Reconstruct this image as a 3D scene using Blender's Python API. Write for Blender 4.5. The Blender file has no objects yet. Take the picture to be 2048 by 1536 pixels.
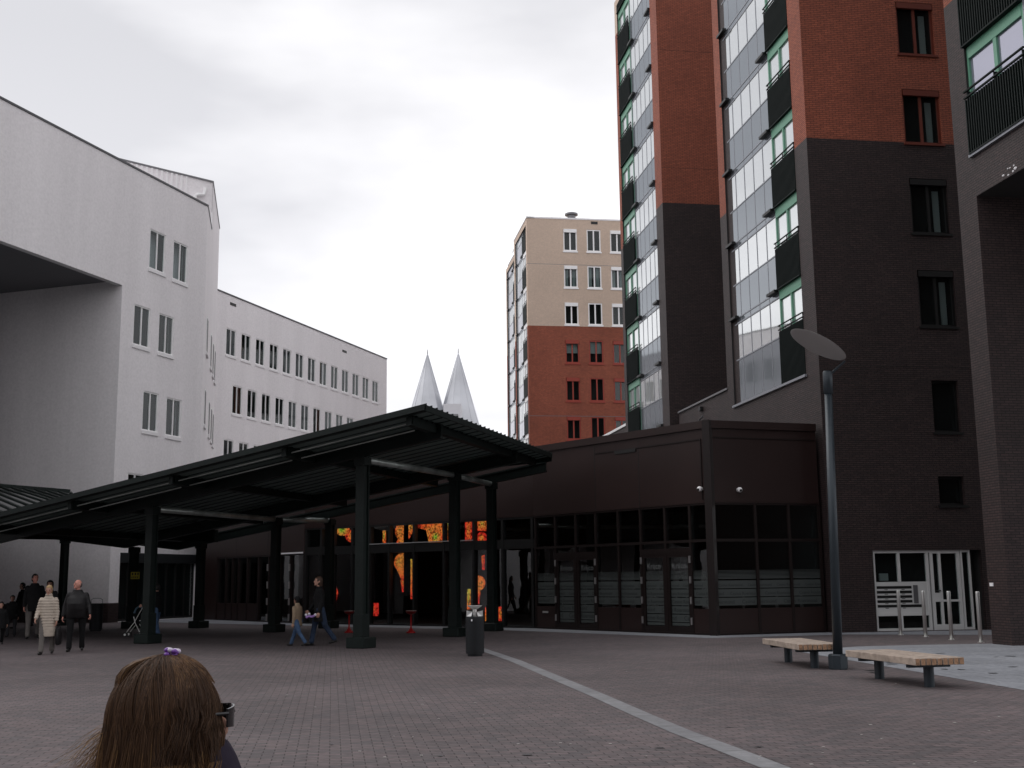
import bpy, bmesh, math, random
from mathutils import Vector, Matrix
random.seed(7)
rnd = random.uniform
rad = math.radians
SC = bpy.context.scene
COL = SC.collection
# ---------------------------------------------------------------- camera
F = 2350.0                      # focal length in pixels of the 2048 wide photograph
CAMH = 1.6
PITCH = math.atan(392.0 / F)
ROLL = -0.0116
cam_d = bpy.data.cameras.new('camera')
cam = bpy.data.objects.new('camera', cam_d)
COL.objects.link(cam)
cam_d.sensor_width = 36.0
cam_d.lens = 36.0 * F / 2048.0
cam_d.clip_start = 0.1
cam_d.clip_end = 2000.0
RC = Matrix.Rotation(math.pi / 2 + PITCH, 3, 'X') @ Matrix.Rotation(ROLL, 3, 'Z')
cam.matrix_world = Matrix.Translation((0, 0, CAMH)) @ RC.to_4x4()
SC.camera = cam
SC.render.resolution_x, SC.render.resolution_y = 1024, 768
SC.view_settings.view_transform = 'Standard'
SC.view_settings.look = 'None'
SC.view_settings.gamma = 1.0
SC.view_settings.exposure = 0.1
# ---------------------------------------------------------------- world: overcast
W = bpy.data.worlds.new('World'); SC.world = W; W.use_nodes = True
nt = W.node_tree; nt.nodes.clear()
def N(t, typ, **kw):
    n = t.nodes.new(typ)
    for k, v in kw.items(): setattr(n, k, v)
    return n
out = N(nt, 'ShaderNodeOutputWorld'); bg = N(nt, 'ShaderNodeBackground')
sky = N(nt, 'ShaderNodeTexSky', sky_type='NISHITA', sun_disc=False)
SUN_EL, SUN_AZ = rad(48), rad(-62)
sky.sun_elevation = SUN_EL; sky.sun_rotation = SUN_AZ
tc = N(nt, 'ShaderNodeTexCoord'); mp = N(nt, 'ShaderNodeMapping'); mp.inputs['Scale'].default_value = (1.0, 1.0, 2.6)
mp.inputs['Location'].default_value = (0.35, 0.1, 0.55)
nz = N(nt, 'ShaderNodeTexNoise'); nz.inputs['Scale'].default_value = 2.3; nz.inputs['Detail'].default_value = 5.0; nz.inputs['Roughness'].default_value = 0.45
cr = N(nt, 'ShaderNodeValToRGB')
cr.color_ramp.elements[0].position = 0.40; cr.color_ramp.elements[0].color = (0.70, 0.70, 0.735, 1)
cr.color_ramp.elements[1].position = 0.62; cr.color_ramp.elements[1].color = (1.10, 1.09, 1.11, 1)
sx = N(nt, 'ShaderNodeSeparateXYZ')
mr = N(nt, 'ShaderNodeMapRange'); mr.inputs['From Min'].default_value = 0.0; mr.inputs['From Max'].default_value = 0.42
mr.inputs['To Min'].default_value = 1.35; mr.inputs['To Max'].default_value = 1.02
mul = N(nt, 'ShaderNodeMixRGB', blend_type='MULTIPLY'); mul.inputs[0].default_value = 1.0
scl = N(nt, 'ShaderNodeMixRGB', blend_type='MULTIPLY'); scl.inputs[0].default_value = 1.0; scl.inputs[2].default_value = (0.06, 0.06, 0.06, 1)
mix = N(nt, 'ShaderNodeMixRGB', blend_type='MIX'); mix.inputs[0].default_value = 0.96
L = nt.links.new
L(tc.outputs['Generated'], mp.inputs[0]); L(mp.outputs[0], nz.inputs['Vector']); L(nz.outputs['Fac'], cr.inputs[0])
L(tc.outputs['Generated'], sx.inputs[0]); L(sx.outputs['Z'], mr.inputs['Value'])
L(cr.outputs[0], mul.inputs[1]); L(mr.outputs[0], mul.inputs[2])
L(sky.outputs[0], scl.inputs[1]); L(scl.outputs[0], mix.inputs[1]); L(mul.outputs[0], mix.inputs[2])
L(mix.outputs[0], bg.inputs[0]); bg.inputs[1].default_value = 1.0; L(bg.outputs[0], out.inputs[0])
sun_d = bpy.data.lights.new('sun', 'SUN'); sun_d.energy = 0.8; sun_d.angle = rad(40); sun_d.color = (1, 0.97, 0.92)
sun = bpy.data.objects.new('sun', sun_d); COL.objects.link(sun)
sdir = Vector((math.sin(SUN_AZ) * math.cos(SUN_EL), math.cos(SUN_AZ) * math.cos(SUN_EL), math.sin(SUN_EL)))
sun.rotation_euler = sdir.to_track_quat('Z', 'Y').to_euler()
# ---------------------------------------------------------------- helpers
def ray(px, py):
    return (RC @ Vector(((px - 1024) / F, (768 - py) / F, -1.0)))
def ground(px, py, z=0.0):
    d = ray(px, py); t = (z - CAMH) / d.z
    return Vector((d.x * t, d.y * t, z))
def at_depth(px, py, Y):
    d = ray(px, py); t = Y / d.y
    return Vector((d.x * t, Y, CAMH + d.z * t))
LOCAL = set()
def link(o, parent=None):
    COL.objects.link(o)
    if parent is not None:
        o.parent = parent
        if parent.name in LOCAL or parent.data is not None: pass
        else: o.matrix_parent_inverse = parent.matrix_basis.inverted()
    return o
def empty(name, loc, label, cat, group=None, rz=0.0, local=False):
    o = bpy.data.objects.new(name, None); COL.objects.link(o)
    o.location = loc; o.rotation_euler = (0, 0, rz); o.empty_display_size = 0.3
    o.matrix_basis = Matrix.Translation(loc) @ Matrix.Rotation(rz, 4, 'Z')
    o['label'] = label; o['category'] = cat
    if group: o['group'] = group
    if local: LOCAL.add(o.name)
    return o
def tag(o, label=None, cat=None, group=None, kind=None):
    if label: o['label'] = label
    if cat: o['category'] = cat
    if group: o['group'] = group
    if kind: o['kind'] = kind
    return o
def uvs(me):
    uv = me.uv_layers.new(name='UVMap') if not me.uv_layers else me.uv_layers[0]
    for p in me.polygons:
        n = p.normal
        if abs(n.z) > 0.8:
            for li in p.loop_indices:
                c = me.vertices[me.loops[li].vertex_index].co; uv.data[li].uv = (c.x, c.y)
        else:
            t = Vector((-n.y, n.x, 0)); t.normalize()
            for li in p.loop_indices:
                c = me.vertices[me.loops[li].vertex_index].co; uv.data[li].uv = (c.x * t.x + c.y * t.y, c.z)
def obj(name, bm, mats, parent=None, smooth=False, recalc=True):
    if recalc: bmesh.ops.recalc_face_normals(bm, faces=bm.faces[:])
    me = bpy.data.meshes.new(name); bm.to_mesh(me); bm.free()
    if not isinstance(mats, (list, tuple)): mats = [mats]
    for m in mats: me.materials.append(m)
    uvs(me)
    if smooth:
        for p in me.polygons: p.use_smooth = True
    o = bpy.data.objects.new(name, me)
    return link(o, parent)
def hexa(bm, c, mi=0):
    v = [bm.verts.new(p) for p in c]
    for f in ((0, 3, 2, 1), (4, 5, 6, 7), (0, 1, 5, 4), (1, 2, 6, 5), (2, 3, 7, 6), (3, 0, 4, 7)):
        fc = bm.faces.new([v[i] for i in f]); fc.material_index = mi
def box(bm, x0, x1, y0, y1, z0, z1, mi=0):
    hexa(bm, [(x0, y0, z0), (x1, y0, z0), (x1, y1, z0), (x0, y1, z0), (x0, y0, z1), (x1, y0, z1), (x1, y1, z1), (x0, y1, z1)], mi)
def bar(bm, p, q, w, h, mi=0, up=Vector((0, 0, 1))):
    p = Vector(p); q = Vector(q); d = (q - p).normalized()
    s = d.cross(up)
    if s.length < 1e-4: s = Vector((1, 0, 0))
    s.normalize(); t = s.cross(d).normalized()
    s = s * w / 2; t = t * h / 2
    hexa(bm, [p - s - t, p + s - t, q + s - t, q - s - t, p - s + t, p + s + t, q + s + t, q - s + t], mi)
def loft(bm, rings, n=12, cap=True, mi=0):
    """rings: list of (center, rx vector, ry vector)"""
    vs = []
    for c, a, b in rings:
        c = Vector(c); vs.append([bm.verts.new(c + a * math.cos(2 * math.pi * i / n) + b * math.sin(2 * math.pi * i / n)) for i in range(n)])
    for k in range(len(vs) - 1):
        for i in range(n):
            f = bm.faces.new((vs[k][i], vs[k][(i + 1) % n], vs[k + 1][(i + 1) % n], vs[k + 1][i])); f.material_index = mi
    if cap:
        f = bm.faces.new(vs[0][::-1]); f.material_index = mi
        f = bm.faces.new(vs[-1]); f.material_index = mi
def basis(d):
    d = Vector(d).normalized(); a = d.cross(Vector((0, 0, 1)))
    if a.length < 1e-3: a = Vector((1, 0, 0))
    a.normalize(); return a, d.cross(a).normalized()
def tube(bm, pts, r, n=10, mi=0):
    rs = []
    pts = [Vector(p) for p in pts]
    for i, p in enumerate(pts):
        d = (pts[min(i + 1, len(pts) - 1)] - pts[max(i - 1, 0)])
        a, b = basis(d); rr = r[i] if isinstance(r, (list, tuple)) else r
        rs.append((p, a * rr, b * rr))
    loft(bm, rs, n, mi=mi)
def cyl(bm, p, q, r0, r1=None, n=14, mi=0):
    r1 = r0 if r1 is None else r1
    tube(bm, [p, q], [r0, r1], n, mi)
def lathe(bm, prof, c=(0, 0, 0), n=24, mi=0):
    c = Vector(c)
    loft(bm, [(c + Vector((0, 0, z)), Vector((r, 0, 0)), Vector((0, r, 0))) for r, z in prof], n, mi=mi)
def capsule(bm, p, q, r0, r1, n=12):
    p = Vector(p); q = Vector(q); d = (q - p)
    if d.length < 1e-6: d = Vector((0, 0, 1e-4))
    dn = d.normalized(); a, b = basis(dn); rs = []
    for k in (80, 55, 30): rs.append((p - dn * r0 * math.sin(rad(k)), a * r0 * math.cos(rad(k)), b * r0 * math.cos(rad(k))))
    rs.append((p, a * r0, b * r0)); rs.append((q, a * r1, b * r1))
    for k in (30, 55, 80): rs.append((q + dn * r1 * math.sin(rad(k)), a * r1 * math.cos(rad(k)), b * r1 * math.cos(rad(k))))
    loft(bm, rs, n)
def ball(bm, c, rx, ry, rz, n=14, rot=None):
    m = Matrix.Translation(c) @ (rot.to_4x4() if rot else Matrix.Identity(4)) @ Matrix.Diagonal((rx, ry, rz, 1))
    bmesh.ops.create_uvsphere(bm, u_segments=n, v_segments=max(8, n * 2 // 3), radius=1.0, matrix=m)
def remeshed(bm, voxel, smooth=6):
    me = bpy.data.meshes.new('tmp'); bm.to_mesh(me); bm.free()
    o = bpy.data.objects.new('tmp', me); COL.objects.link(o)
    m = o.modifiers.new('r', 'REMESH'); m.mode = 'VOXEL'; m.voxel_size = voxel
    if smooth:
        s = o.modifiers.new('s', 'SMOOTH'); s.factor = 0.5; s.iterations = smooth
    dg = bpy.context.evaluated_depsgraph_get(); dg.update()
    r = bpy.data.meshes.new_from_object(o.evaluated_get(dg))
    bpy.data.objects.remove(o); bpy.data.meshes.remove(me)
    return r
def mobj(name, me, mat, parent=None, smooth=True):
    me.name = name
    me.materials.clear(); me.materials.append(mat)
    for p in me.polygons: p.use_smooth = smooth
    o = bpy.data.objects.new(name, me)
    return link(o, parent)
# ---------------------------------------------------------------- materials
MATS = {}
def mat(name, col, rough=0.6, metal=0.0, spec=0.5, noise=0.0, nscale=4.0, bump=0.0, bscale=60.0, coat=0.0, emit=None, coords='Object'):
    if name in MATS: return MATS[name]
    m = bpy.data.materials.new(name); m.use_nodes = True; t = m.node_tree; b = t.nodes['Principled BSDF']
    b.inputs['Base Color'].default_value = (*col, 1); b.inputs['Roughness'].default_value = rough; b.inputs['Metallic'].default_value = metal
    b.inputs['Specular IOR Level'].default_value = spec; b.inputs['Coat Weight'].default_value = coat
    tc = N(t, 'ShaderNodeTexCoord')
    if noise:
        n = N(t, 'ShaderNodeTexNoise'); n.inputs['Scale'].default_value = nscale; n.inputs['Detail'].default_value = 6
        r = N(t, 'ShaderNodeMapRange'); r.inputs['From Min'].default_value = 0.3; r.inputs['From Max'].default_value = 0.7
        r.inputs['To Min'].default_value = 1 - noise; r.inputs['To Max'].default_value = 1 + noise
        x = N(t, 'ShaderNodeMixRGB', blend_type='MULTIPLY'); x.inputs[0].default_value = 1; x.inputs[1].default_value = (*col, 1)
        t.links.new(tc.outputs[coords], n.inputs['Vector']); t.links.new(n.outputs['Fac'], r.inputs['Value']); t.links.new(r.outputs[0], x.inputs[2]); t.links.new(x.outputs[0], b.inputs['Base Color'])
    if bump:
        n = N(t, 'ShaderNodeTexNoise'); n.inputs['Scale'].default_value = bscale; n.inputs['Detail'].default_value = 4
        bp = N(t, 'ShaderNodeBump'); bp.inputs['Strength'].default_value = bump; bp.inputs['Distance'].default_value = 0.02
        t.links.new(tc.outputs[coords], n.inputs['Vector']); t.links.new(n.outputs['Fac'], bp.inputs['Height']); t.links.new(bp.outputs[0], b.inputs['Normal'])
    if emit:
        b.inputs['Emission Color'].default_value = (*emit[0], 1); b.inputs['Emission Strength'].default_value = emit[1]
    MATS[name] = m; return m
def brick_mat(name, c1, c2, mortar, bw=0.21, bh=0.0625, ms=0.008, rough=0.75, rot=0.0, vary=0.25, coords='UV', bumps=0.5, big=0.35, stretch=1.0):
    m = bpy.data.materials.new(name); m.use_nodes = True; t = m.node_tree; b = t.nodes['Principled BSDF']; b.inputs['Roughness'].default_value = rough
    b.inputs['Specular IOR Level'].default_value = 0.35
    tc = N(t, 'ShaderNodeTexCoord'); mp = N(t, 'ShaderNodeMapping'); mp.inputs['Rotation'].default_value = (0, 0, rot)
    br = N(t, 'ShaderNodeTexBrick'); br.inputs['Scale'].default_value = 1.0; br.inputs['Brick Width'].default_value = bw; br.inputs['Row Height'].default_value = bh
    br.inputs['Mortar Size'].default_value = ms; br.inputs['Mortar Smooth'].default_value = 0.3; br.inputs['Bias'].default_value = -0.1
    br.inputs['Color1'].default_value = (*c1, 1); br.inputs['Color2'].default_value = (*c2, 1); br.inputs['Mortar'].default_value = (*mortar, 1)
    n1 = N(t, 'ShaderNodeTexNoise'); n1.inputs['Scale'].default_value = big; n1.inputs['Detail'].default_value = 7; n1.inputs['Roughness'].default_value = 0.62
    n2 = N(t, 'ShaderNodeTexNoise'); n2.inputs['Scale'].default_value = 9.0; n2.inputs['Detail'].default_value = 3
    r1 = N(t, 'ShaderNodeMapRange'); r1.inputs['From Min'].default_value = 0.3; r1.inputs['From Max'].default_value = 0.7; r1.inputs['To Min'].default_value = 1 - vary; r1.inputs['To Max'].default_value = 1 + vary
    r2 = N(t, 'ShaderNodeMapRange'); r2.inputs['From Min'].default_value = 0.3; r2.inputs['From Max'].default_value = 0.7; r2.inputs['To Min'].default_value = 1 - min(.18, vary); r2.inputs['To Max'].default_value = 1 + min(.18, vary)
    x1 = N(t, 'ShaderNodeMixRGB', blend_type='MULTIPLY'); x1.inputs[0].default_value = 1
    x2 = N(t, 'ShaderNodeMixRGB', blend_type='MULTIPLY'); x2.inputs[0].default_value = 1
    bp = N(t, 'ShaderNodeBump'); bp.inputs['Strength'].default_value = bumps; bp.inputs['Distance'].default_value = 0.006; bp.invert = True
    l = t.links.new
    l(tc.outputs[coords], mp.inputs[0]); l(mp.outputs[0], br.inputs['Vector']); mq = N(t, 'ShaderNodeMapping'); mq.inputs['Scale'].default_value = (1, 1, stretch); l(tc.outputs['Object'], mq.inputs[0]); l(mq.outputs[0], n1.inputs['Vector']); l(tc.outputs['Object'], n2.inputs['Vector'])
    l(n1.outputs['Fac'], r1.inputs['Value']); l(n2.outputs['Fac'], r2.inputs['Value'])
    l(br.outputs['Color'], x1.inputs[1]); l(r1.outputs[0], x1.inputs[2]); l(x1.outputs[0], x2.inputs[1]); l(r2.outputs[0], x2.inputs[2]); l(x2.outputs[0], b.inputs['Base Color'])
    l(br.outputs['Fac'], bp.inputs['Height']); l(bp.outputs[0], b.inputs['Normal'])
    MATS[name] = m; return m
def glass_mat(name, refl=1.6, tint=(0.75, 0.8, 0.8), base=0.03, rough=0.01, wav=0.0):
    m = bpy.data.materials.new(name); m.use_nodes = True; t = m.node_tree; t.nodes.clear()
    o = N(t, 'ShaderNodeOutputMaterial'); mx = N(t, 'ShaderNodeMixShader'); tr = N(t, 'ShaderNodeBsdfTransparent'); g = N(t, 'ShaderNodeBsdfGlossy')
    fr = N(t, 'ShaderNodeFresnel'); fr.inputs['IOR'].default_value = 1.5
    ml = N(t, 'ShaderNodeMath', operation='MULTIPLY_ADD'); ml.inputs[1].default_value = refl; ml.inputs[2].default_value = base; ml.use_clamp = True
    tr.inputs[0].default_value = (*tint, 1); g.inputs['Roughness'].default_value = rough; g.inputs['Color'].default_value = (0.92, 0.95, 0.95, 1)
    ge = N(t, 'ShaderNodeNewGeometry'); iv = N(t, 'ShaderNodeMath', operation='SUBTRACT'); iv.inputs[0].default_value = 1.0; m2 = N(t, 'ShaderNodeMath', operation='MULTIPLY')
    t.links.new(ge.outputs['Backfacing'], iv.inputs[1]); t.links.new(fr.outputs[0], ml.inputs[0]); t.links.new(ml.outputs[0], m2.inputs[0]); t.links.new(iv.outputs[0], m2.inputs[1]); t.links.new(m2.outputs[0], mx.inputs[0]); t.links.new(tr.outputs[0], mx.inputs[1]); t.links.new(g.outputs[0], mx.inputs[2]); t.links.new(mx.outputs[0], o.inputs[0])
    if wav:
        tc = N(t, 'ShaderNodeTexCoord'); n = N(t, 'ShaderNodeTexNoise'); n.inputs['Scale'].default_value = 0.9; bp = N(t, 'ShaderNodeBump'); bp.inputs['Strength'].default_value = wav; bp.inputs['Distance'].default_value = 0.02
        t.links.new(tc.outputs['Object'], n.inputs['Vector']); t.links.new(n.outputs['Fac'], bp.inputs['Height']); t.links.new(bp.outputs[0], g.inputs['Normal'])
    MATS[name] = m; return m
def sheen_mat(name, diff, refl, rough=0.03, gcol=(0.95, 0.97, 0.97), wav=0.25):
    m = bpy.data.materials.new(name); m.use_nodes = True; t = m.node_tree; t.nodes.clear()
    o = N(t, 'ShaderNodeOutputMaterial'); mx = N(t, 'ShaderNodeMixShader'); d = N(t, 'ShaderNodeBsdfDiffuse'); g = N(t, 'ShaderNodeBsdfGlossy')
    d.inputs[0].default_value = (*diff, 1); g.inputs['Roughness'].default_value = rough; g.inputs['Color'].default_value = (*gcol, 1); mx.inputs[0].default_value = refl
    tc = N(t, 'ShaderNodeTexCoord'); n = N(t, 'ShaderNodeTexNoise'); n.inputs['Scale'].default_value = 0.8; bp = N(t, 'ShaderNodeBump'); bp.inputs['Strength'].default_value = wav; bp.inputs['Distance'].default_value = 0.02
    t.links.new(tc.outputs['Object'], n.inputs['Vector']); t.links.new(n.outputs['Fac'], bp.inputs['Height']); t.links.new(bp.outputs[0], g.inputs['Normal'])
    t.links.new(d.outputs[0], mx.inputs[1]); t.links.new(g.outputs[0], mx.inputs[2]); t.links.new(mx.outputs[0], o.inputs[0])
    MATS[name] = m; return m
M = {}
M['pav'] = brick_mat('clinker_paving', (0.136, 0.108, 0.110), (0.092, 0.082, 0.086), (0.026, 0.020, 0.020), 0.21, 0.105, 0.0056, 0.8, rad(-8.7), 0.27, 'Object', 0.6, 0.22)
M['slab'] = brick_mat('grey_slab', (0.27, 0.28, 0.305), (0.235, 0.245, 0.27), (0.12, 0.12, 0.135), 0.6, 0.6, 0.006, 0.7, rad(-8.7), 0.16, 'Object', 0.3, 0.6)
M['band'] = brick_mat('stone_band', (0.23, 0.23, 0.24), (0.165, 0.165, 0.175), (0.10, 0.10, 0.10), 1.0, 5.0, 0.01, 0.7, 0, 0.15, 'UV', 0.2, 1.0)
M['dark_brick'] = brick_mat('dark_brick', (0.052, 0.032, 0.031), (0.034, 0.023, 0.023), (0.012, 0.009, 0.009), ms=0.011, rough=0.6, vary=0.2)
M['red_brick'] = brick_mat('red_brick', (0.37, 0.105, 0.058), (0.29, 0.082, 0.048), (0.13, 0.042, 0.028), ms=0.011, vary=0.14)
M['beige_brick'] = brick_mat('beige_brick', (0.64, 0.495, 0.39), (0.60, 0.465, 0.37), (0.50, 0.39, 0.32), vary=0.06)
M['render'] = brick_mat('white_render', (0.86, 0.825, 0.84), (0.85, 0.815, 0.83), (0.83, 0.795, 0.81), 0.42, 0.2, 0.004, 0.9, 0, 0.055, 'UV', 0.15, 0.6, stretch=0.1)
M['white'] = mat('white_paint', (0.93, 0.92, 0.92), 0.4)
M['sill'] = mat('pale_sill', (0.88, 0.86, 0.87), 0.6)
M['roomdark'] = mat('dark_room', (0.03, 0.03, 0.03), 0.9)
M['coping'] = mat('zinc_coping', (0.20, 0.20, 0.21), 0.45, 0.6)
M['glass'] = glass_mat('window_glass', 0.7, base=0.02, wav=0.08)
M['cglass'] = glass_mat('shopfront_glass', 2.2, (0.8, 0.88, 0.88), 0.01, wav=0.12)
M['bright_glass'] = sheen_mat('coated_glass', (0.55, 0.57, 0.57), 0.62, wav=0.08)
M['grey_glass'] = sheen_mat('grey_spandrel_glass', (0.16, 0.175, 0.19), 0.27, 0.06, (0.85, 0.9, 0.95), 0.08)
M['pale_panel'] = sheen_mat('pale_spandrel_glass', (0.42, 0.43, 0.45), 0.5, 0.05, (0.95, 0.95, 1), 0.05)
M['alu'] = mat('grey_aluminium', (0.27, 0.28, 0.31), 0.45, 0.2)
M['green'] = mat('green_frame', (0.13, 0.33, 0.22), 0.45)
M['dkgreen'] = mat('dark_green_metal', (0.007, 0.012, 0.011), 0.6, 0.0, 0.15)
M['black'] = mat('black_metal', (0.008, 0.008, 0.008), 0.5)
M['cano'] = mat('canopy_green_steel', (0.008, 0.0135, 0.012), 0.5, 0.0, 0.25, noise=0.25, nscale=2.5)
M['canotop'] = mat('canopy_roof_sheet', (0.30, 0.30, 0.30), 0.5, 0.2)
M['tube'] = mat('steel_tube', (0.50, 0.55, 0.52), 0.35, 0.5, noise=0.45, nscale=1.3)
M['brown'] = mat('brown_panel', (0.026, 0.0140, 0.0128), 0.42, 0.0, 0.35, noise=0.12, nscale=0.6)
M['brown2'] = mat('brown_frame', (0.014, 0.0085, 0.008), 0.45, 0.0, 0.3)
M['red_frame'] = mat('red_frame', (0.30, 0.040, 0.022), 0.45)
M['stain'] = mat('stainless_steel', (0.72, 0.72, 0.70), 0.35, 0.7)
M['pole'] = mat('lamp_pole_paint', (0.035, 0.046, 0.056), 0.4, 0.3)
M['film'] = mat('frosted_film', (0.060, 0.070, 0.068), 0.6)
M['wood'] = mat('oak_beam', (0.36, 0.29, 0.24), 0.75, noise=0.3, nscale=7, bump=0.3, bscale=25)
M['woodend'] = mat('oak_end_grain', (0.34, 0.20, 0.12), 0.8, noise=0.4, nscale=18)
M['spire'] = mat('tin_spire', (0.52, 0.53, 0.56), 0.33, 0.65, noise=0.15, nscale=0.25)
M['lgrey'] = mat('light_grey_frame', (0.66, 0.66, 0.65), 0.5)
M['maroon'] = mat('maroon_frame', (0.15, 0.035, 0.022), 0.45)
M['canodeck'] = mat('canopy_deck', (0.16, 0.215, 0.20), 0.55, 0.0, 0.3)
M['canorib'] = mat('canopy_rib', (0.05, 0.07, 0.065), 0.55, 0.0, 0.3)
M['dim_sky_glass'] = sheen_mat('glass_dim_sky_tint', (0.22, 0.22, 0.27), 0.42, 0.03, (0.8, 0.8, 0.92), 0.08)  # lavender tint paints a darker sky reflection into the panes
M['curtain'] = mat('curtain_cloth', (0.50, 0.51, 0.50), 0.9)
# ---------------------------------------------------------------- walls
class Wall:
    def __init__(s, p, d):
        s.p = Vector((p[0], p[1])); s.d = Vector((d[0], d[1])).normalized(); s.n = Vector((s.d.y, -s.d.x))
    def hit(s, px, py):
        r = ray(px, py); den = r.x * s.n.x + r.y * s.n.y
        t = (s.p.x * s.n.x + s.p.y * s.n.y) / den
        q = Vector((r.x * t, r.y * t)) - s.p
        return q.dot(s.d), CAMH + r.z * t
    def P(s, u, z, n=0.0):
        q = s.p + s.d * u + s.n * n
        return Vector((q.x, q.y, z))
    def box(s, bm, u0, u1, z0, z1, n0, n1, mi=0):
        P = s.P
        hexa(bm, [P(u0, z0, n1), P(u1, z0, n1), P(u1, z0, n0), P(u0, z0, n0), P(u0, z1, n1), P(u1, z1, n1), P(u1, z1, n0), P(u0, z1, n0)], mi)
    def shell(s, bm, u0, u1, z0, z1, holes, depth=0.5, mi=0, mback=1, bands=()):
        """sheet with rectangular openings, reveals and a dark room behind each. bands: [(z, material index from z up)]"""
        us = sorted({u0, u1, *[h[0] for h in holes], *[h[1] for h in holes]}); zs = sorted({z0, z1, *[h[2] for h in holes], *[h[3] for h in holes], *[b[0] for b in bands]})
        us = [u for u in us if u0 - 1e-6 <= u <= u1 + 1e-6]; zs = [z for z in zs if z0 - 1e-6 <= z <= z1 + 1e-6]
        V = {}
        def v(u, z, n=0.0):
            k = (round(u, 4), round(z, 4), n)
            if k not in V: V[k] = bm.verts.new(s.P(u, z, n))
            return V[k]
        def band(z):
            m = mi
            for b in bands:
                if z > b[0]: m = b[1]
            return m
        for i in range(len(us) - 1):
            for j in range(len(zs) - 1):
                uc, zc = (us[i] + us[i + 1]) / 2, (zs[j] + zs[j + 1]) / 2
                if any(h[0] < uc < h[1] and h[2] < zc < h[3] for h in holes): continue
                f = bm.faces.new((v(us[i], zs[j]), v(us[i + 1], zs[j]), v(us[i + 1], zs[j + 1]), v(us[i], zs[j + 1]))); f.material_index = band(zc)
        for h in holes:
            a, b, c, d = h[:4]; m = band((c + d) / 2) if d - c < 5 else mback
            q = [(a, c), (b, c), (b, d), (a, d)]
            for k in range(4):
                p1, p2 = q[k], q[(k + 1) % 4]
                f = bm.faces.new([bm.verts.new(x) for x in (s.P(p1[0], p1[1]), s.P(p2[0], p2[1]), s.P(p2[0], p2[1], -0.14), s.P(p1[0], p1[1], -0.14))]); f.material_index = m
                f = bm.faces.new([bm.verts.new(x) for x in (s.P(p1[0], p1[1], -0.14), s.P(p2[0], p2[1], -0.14), s.P(p2[0], p2[1], -depth), s.P(p1[0], p1[1], -depth))]); f.material_index = mback
            f = bm.faces.new([bm.verts.new(s.P(x, z, -depth)) for x, z in q]); f.material_index = mback
    def px_rect(s, x0, x1, y0, y1):
        ym, xm = (y0 + y1) / 2, (x0 + x1) / 2
        ua = s.hit(x0, ym)[0]; ub = s.hit(x1, ym)[0]; zt = s.hit(xm, y0)[1]; zb = s.hit(xm, y1)[1]
        return [ua, ub, zb, zt]
def window(w, r, parent, fm, gm=None, mull=1, fw=0.06, n=-0.10, sill=None, sillm=None, box_top=None, curtain=0.0, name='window', blinds=0.0, trans=None):
    u0, u1, z0, z1 = r; bm = bmesh.new()
    w.box(bm, u0, u0 + fw, z0, z1, n - 0.06, n + 0.02); w.box(bm, u1 - fw, u1, z0, z1, n - 0.06, n + 0.02)
    w.box(bm, u0 + fw, u1 - fw, z0, z0 + fw, n - 0.06, n + 0.02); w.box(bm, u0 + fw, u1 - fw, z1 - fw, z1, n - 0.06, n + 0.02)
    for k in range(mull):
        uc = u0 + (u1 - u0) * (k + 1) / (mull + 1); w.box(bm, uc - fw * 0.55, uc + fw * 0.55, z0 + fw, z1 - fw, n - 0.05, n + 0.015)
    if trans:
        for z in trans: w.box(bm, u0 + fw, u1 - fw, z - fw * .5, z + fw * .5, n - 0.048, n + 0.012)
    o = obj(name, bm, fm, parent)
    bm = bmesh.new(); w.box(bm, u0 + fw * .9, u1 - fw * .9, z0 + fw * .9, z1 - fw * .9, n - 0.035, n - 0.025)
    obj('pane', bm, gm or M['glass'], o)
    if sill:
        bm = bmesh.new(); w.box(bm, u0 - 0.05, u1 + 0.05, z0 - sill, z0 - 0.002, -0.12, 0.05); obj('sill', bm, sillm or fm, o)
    if box_top:
        bm = bmesh.new(); w.box(bm, u0 + 0.03, u1 - 0.03, z1 - box_top, z1 - 0.02, n + 0.021, n + 0.11); obj('shutter_box', bm, fm, o)
    if curtain:
        bm = bmesh.new(); wd = (u1 - u0)
        for a, b in ((fw, curtain * wd * .5), (wd - curtain * wd * .5, wd - fw)):
            k = 6
            for i in range(k):
                ua = u0 + a + (b - a) * i / k; ub = u0 + a + (b - a) * (i + 1) / k; nn = -0.24 - 0.02 * (i % 2)
                w.box(bm, ua, ub, z0 + fw, z1 - fw, nn - 0.01, nn)
        obj('curtain', bm, M['curtain'], o)
    if blinds:
        bm = bmesh.new(); w.box(bm, u0 + fw, u1 - fw, z1 - fw - (z1 - z0) * blinds, z1 - fw, -0.22, -0.2); obj('blind', bm, M['curtain'], o)
    return o
# ================================================================ GROUND
def poly_sheet(name, pts, z, m, kind='structure', parent=None):
    bm = bmesh.new(); f = bm.faces.new([bm.verts.new((p[0], p[1], z)) for p in pts])
    if f.normal.z < 0: f.normal_flip()
    o = obj(name, bm, m, parent, recalc=False)
    if o.data.polygons[0].normal.z < 0: o.data.flip_normals()
    o['kind'] = kind; return o
poly_sheet('ground', [(-400, -60), (400, -60), (400, 700), (-400, 700)], 0.0, M['pav'])
SD = Vector((-0.151, 0.9885)); BD = Vector((0.9885, 0.151))      # the two directions of the towers
# ================================================================ key points of the casino
cA = ground(1430, 1271.5); cB = ground(1070, 1257); cD = ground(606, 1247.5); cG = ground(392, 1238.5); cC = ground(1652, 1265)
def v2(p): return Vector((p[0], p[1]))
cA, cB, cD, cG, cC = map(v2, (cA, cB, cD, cG, cC))
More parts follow.
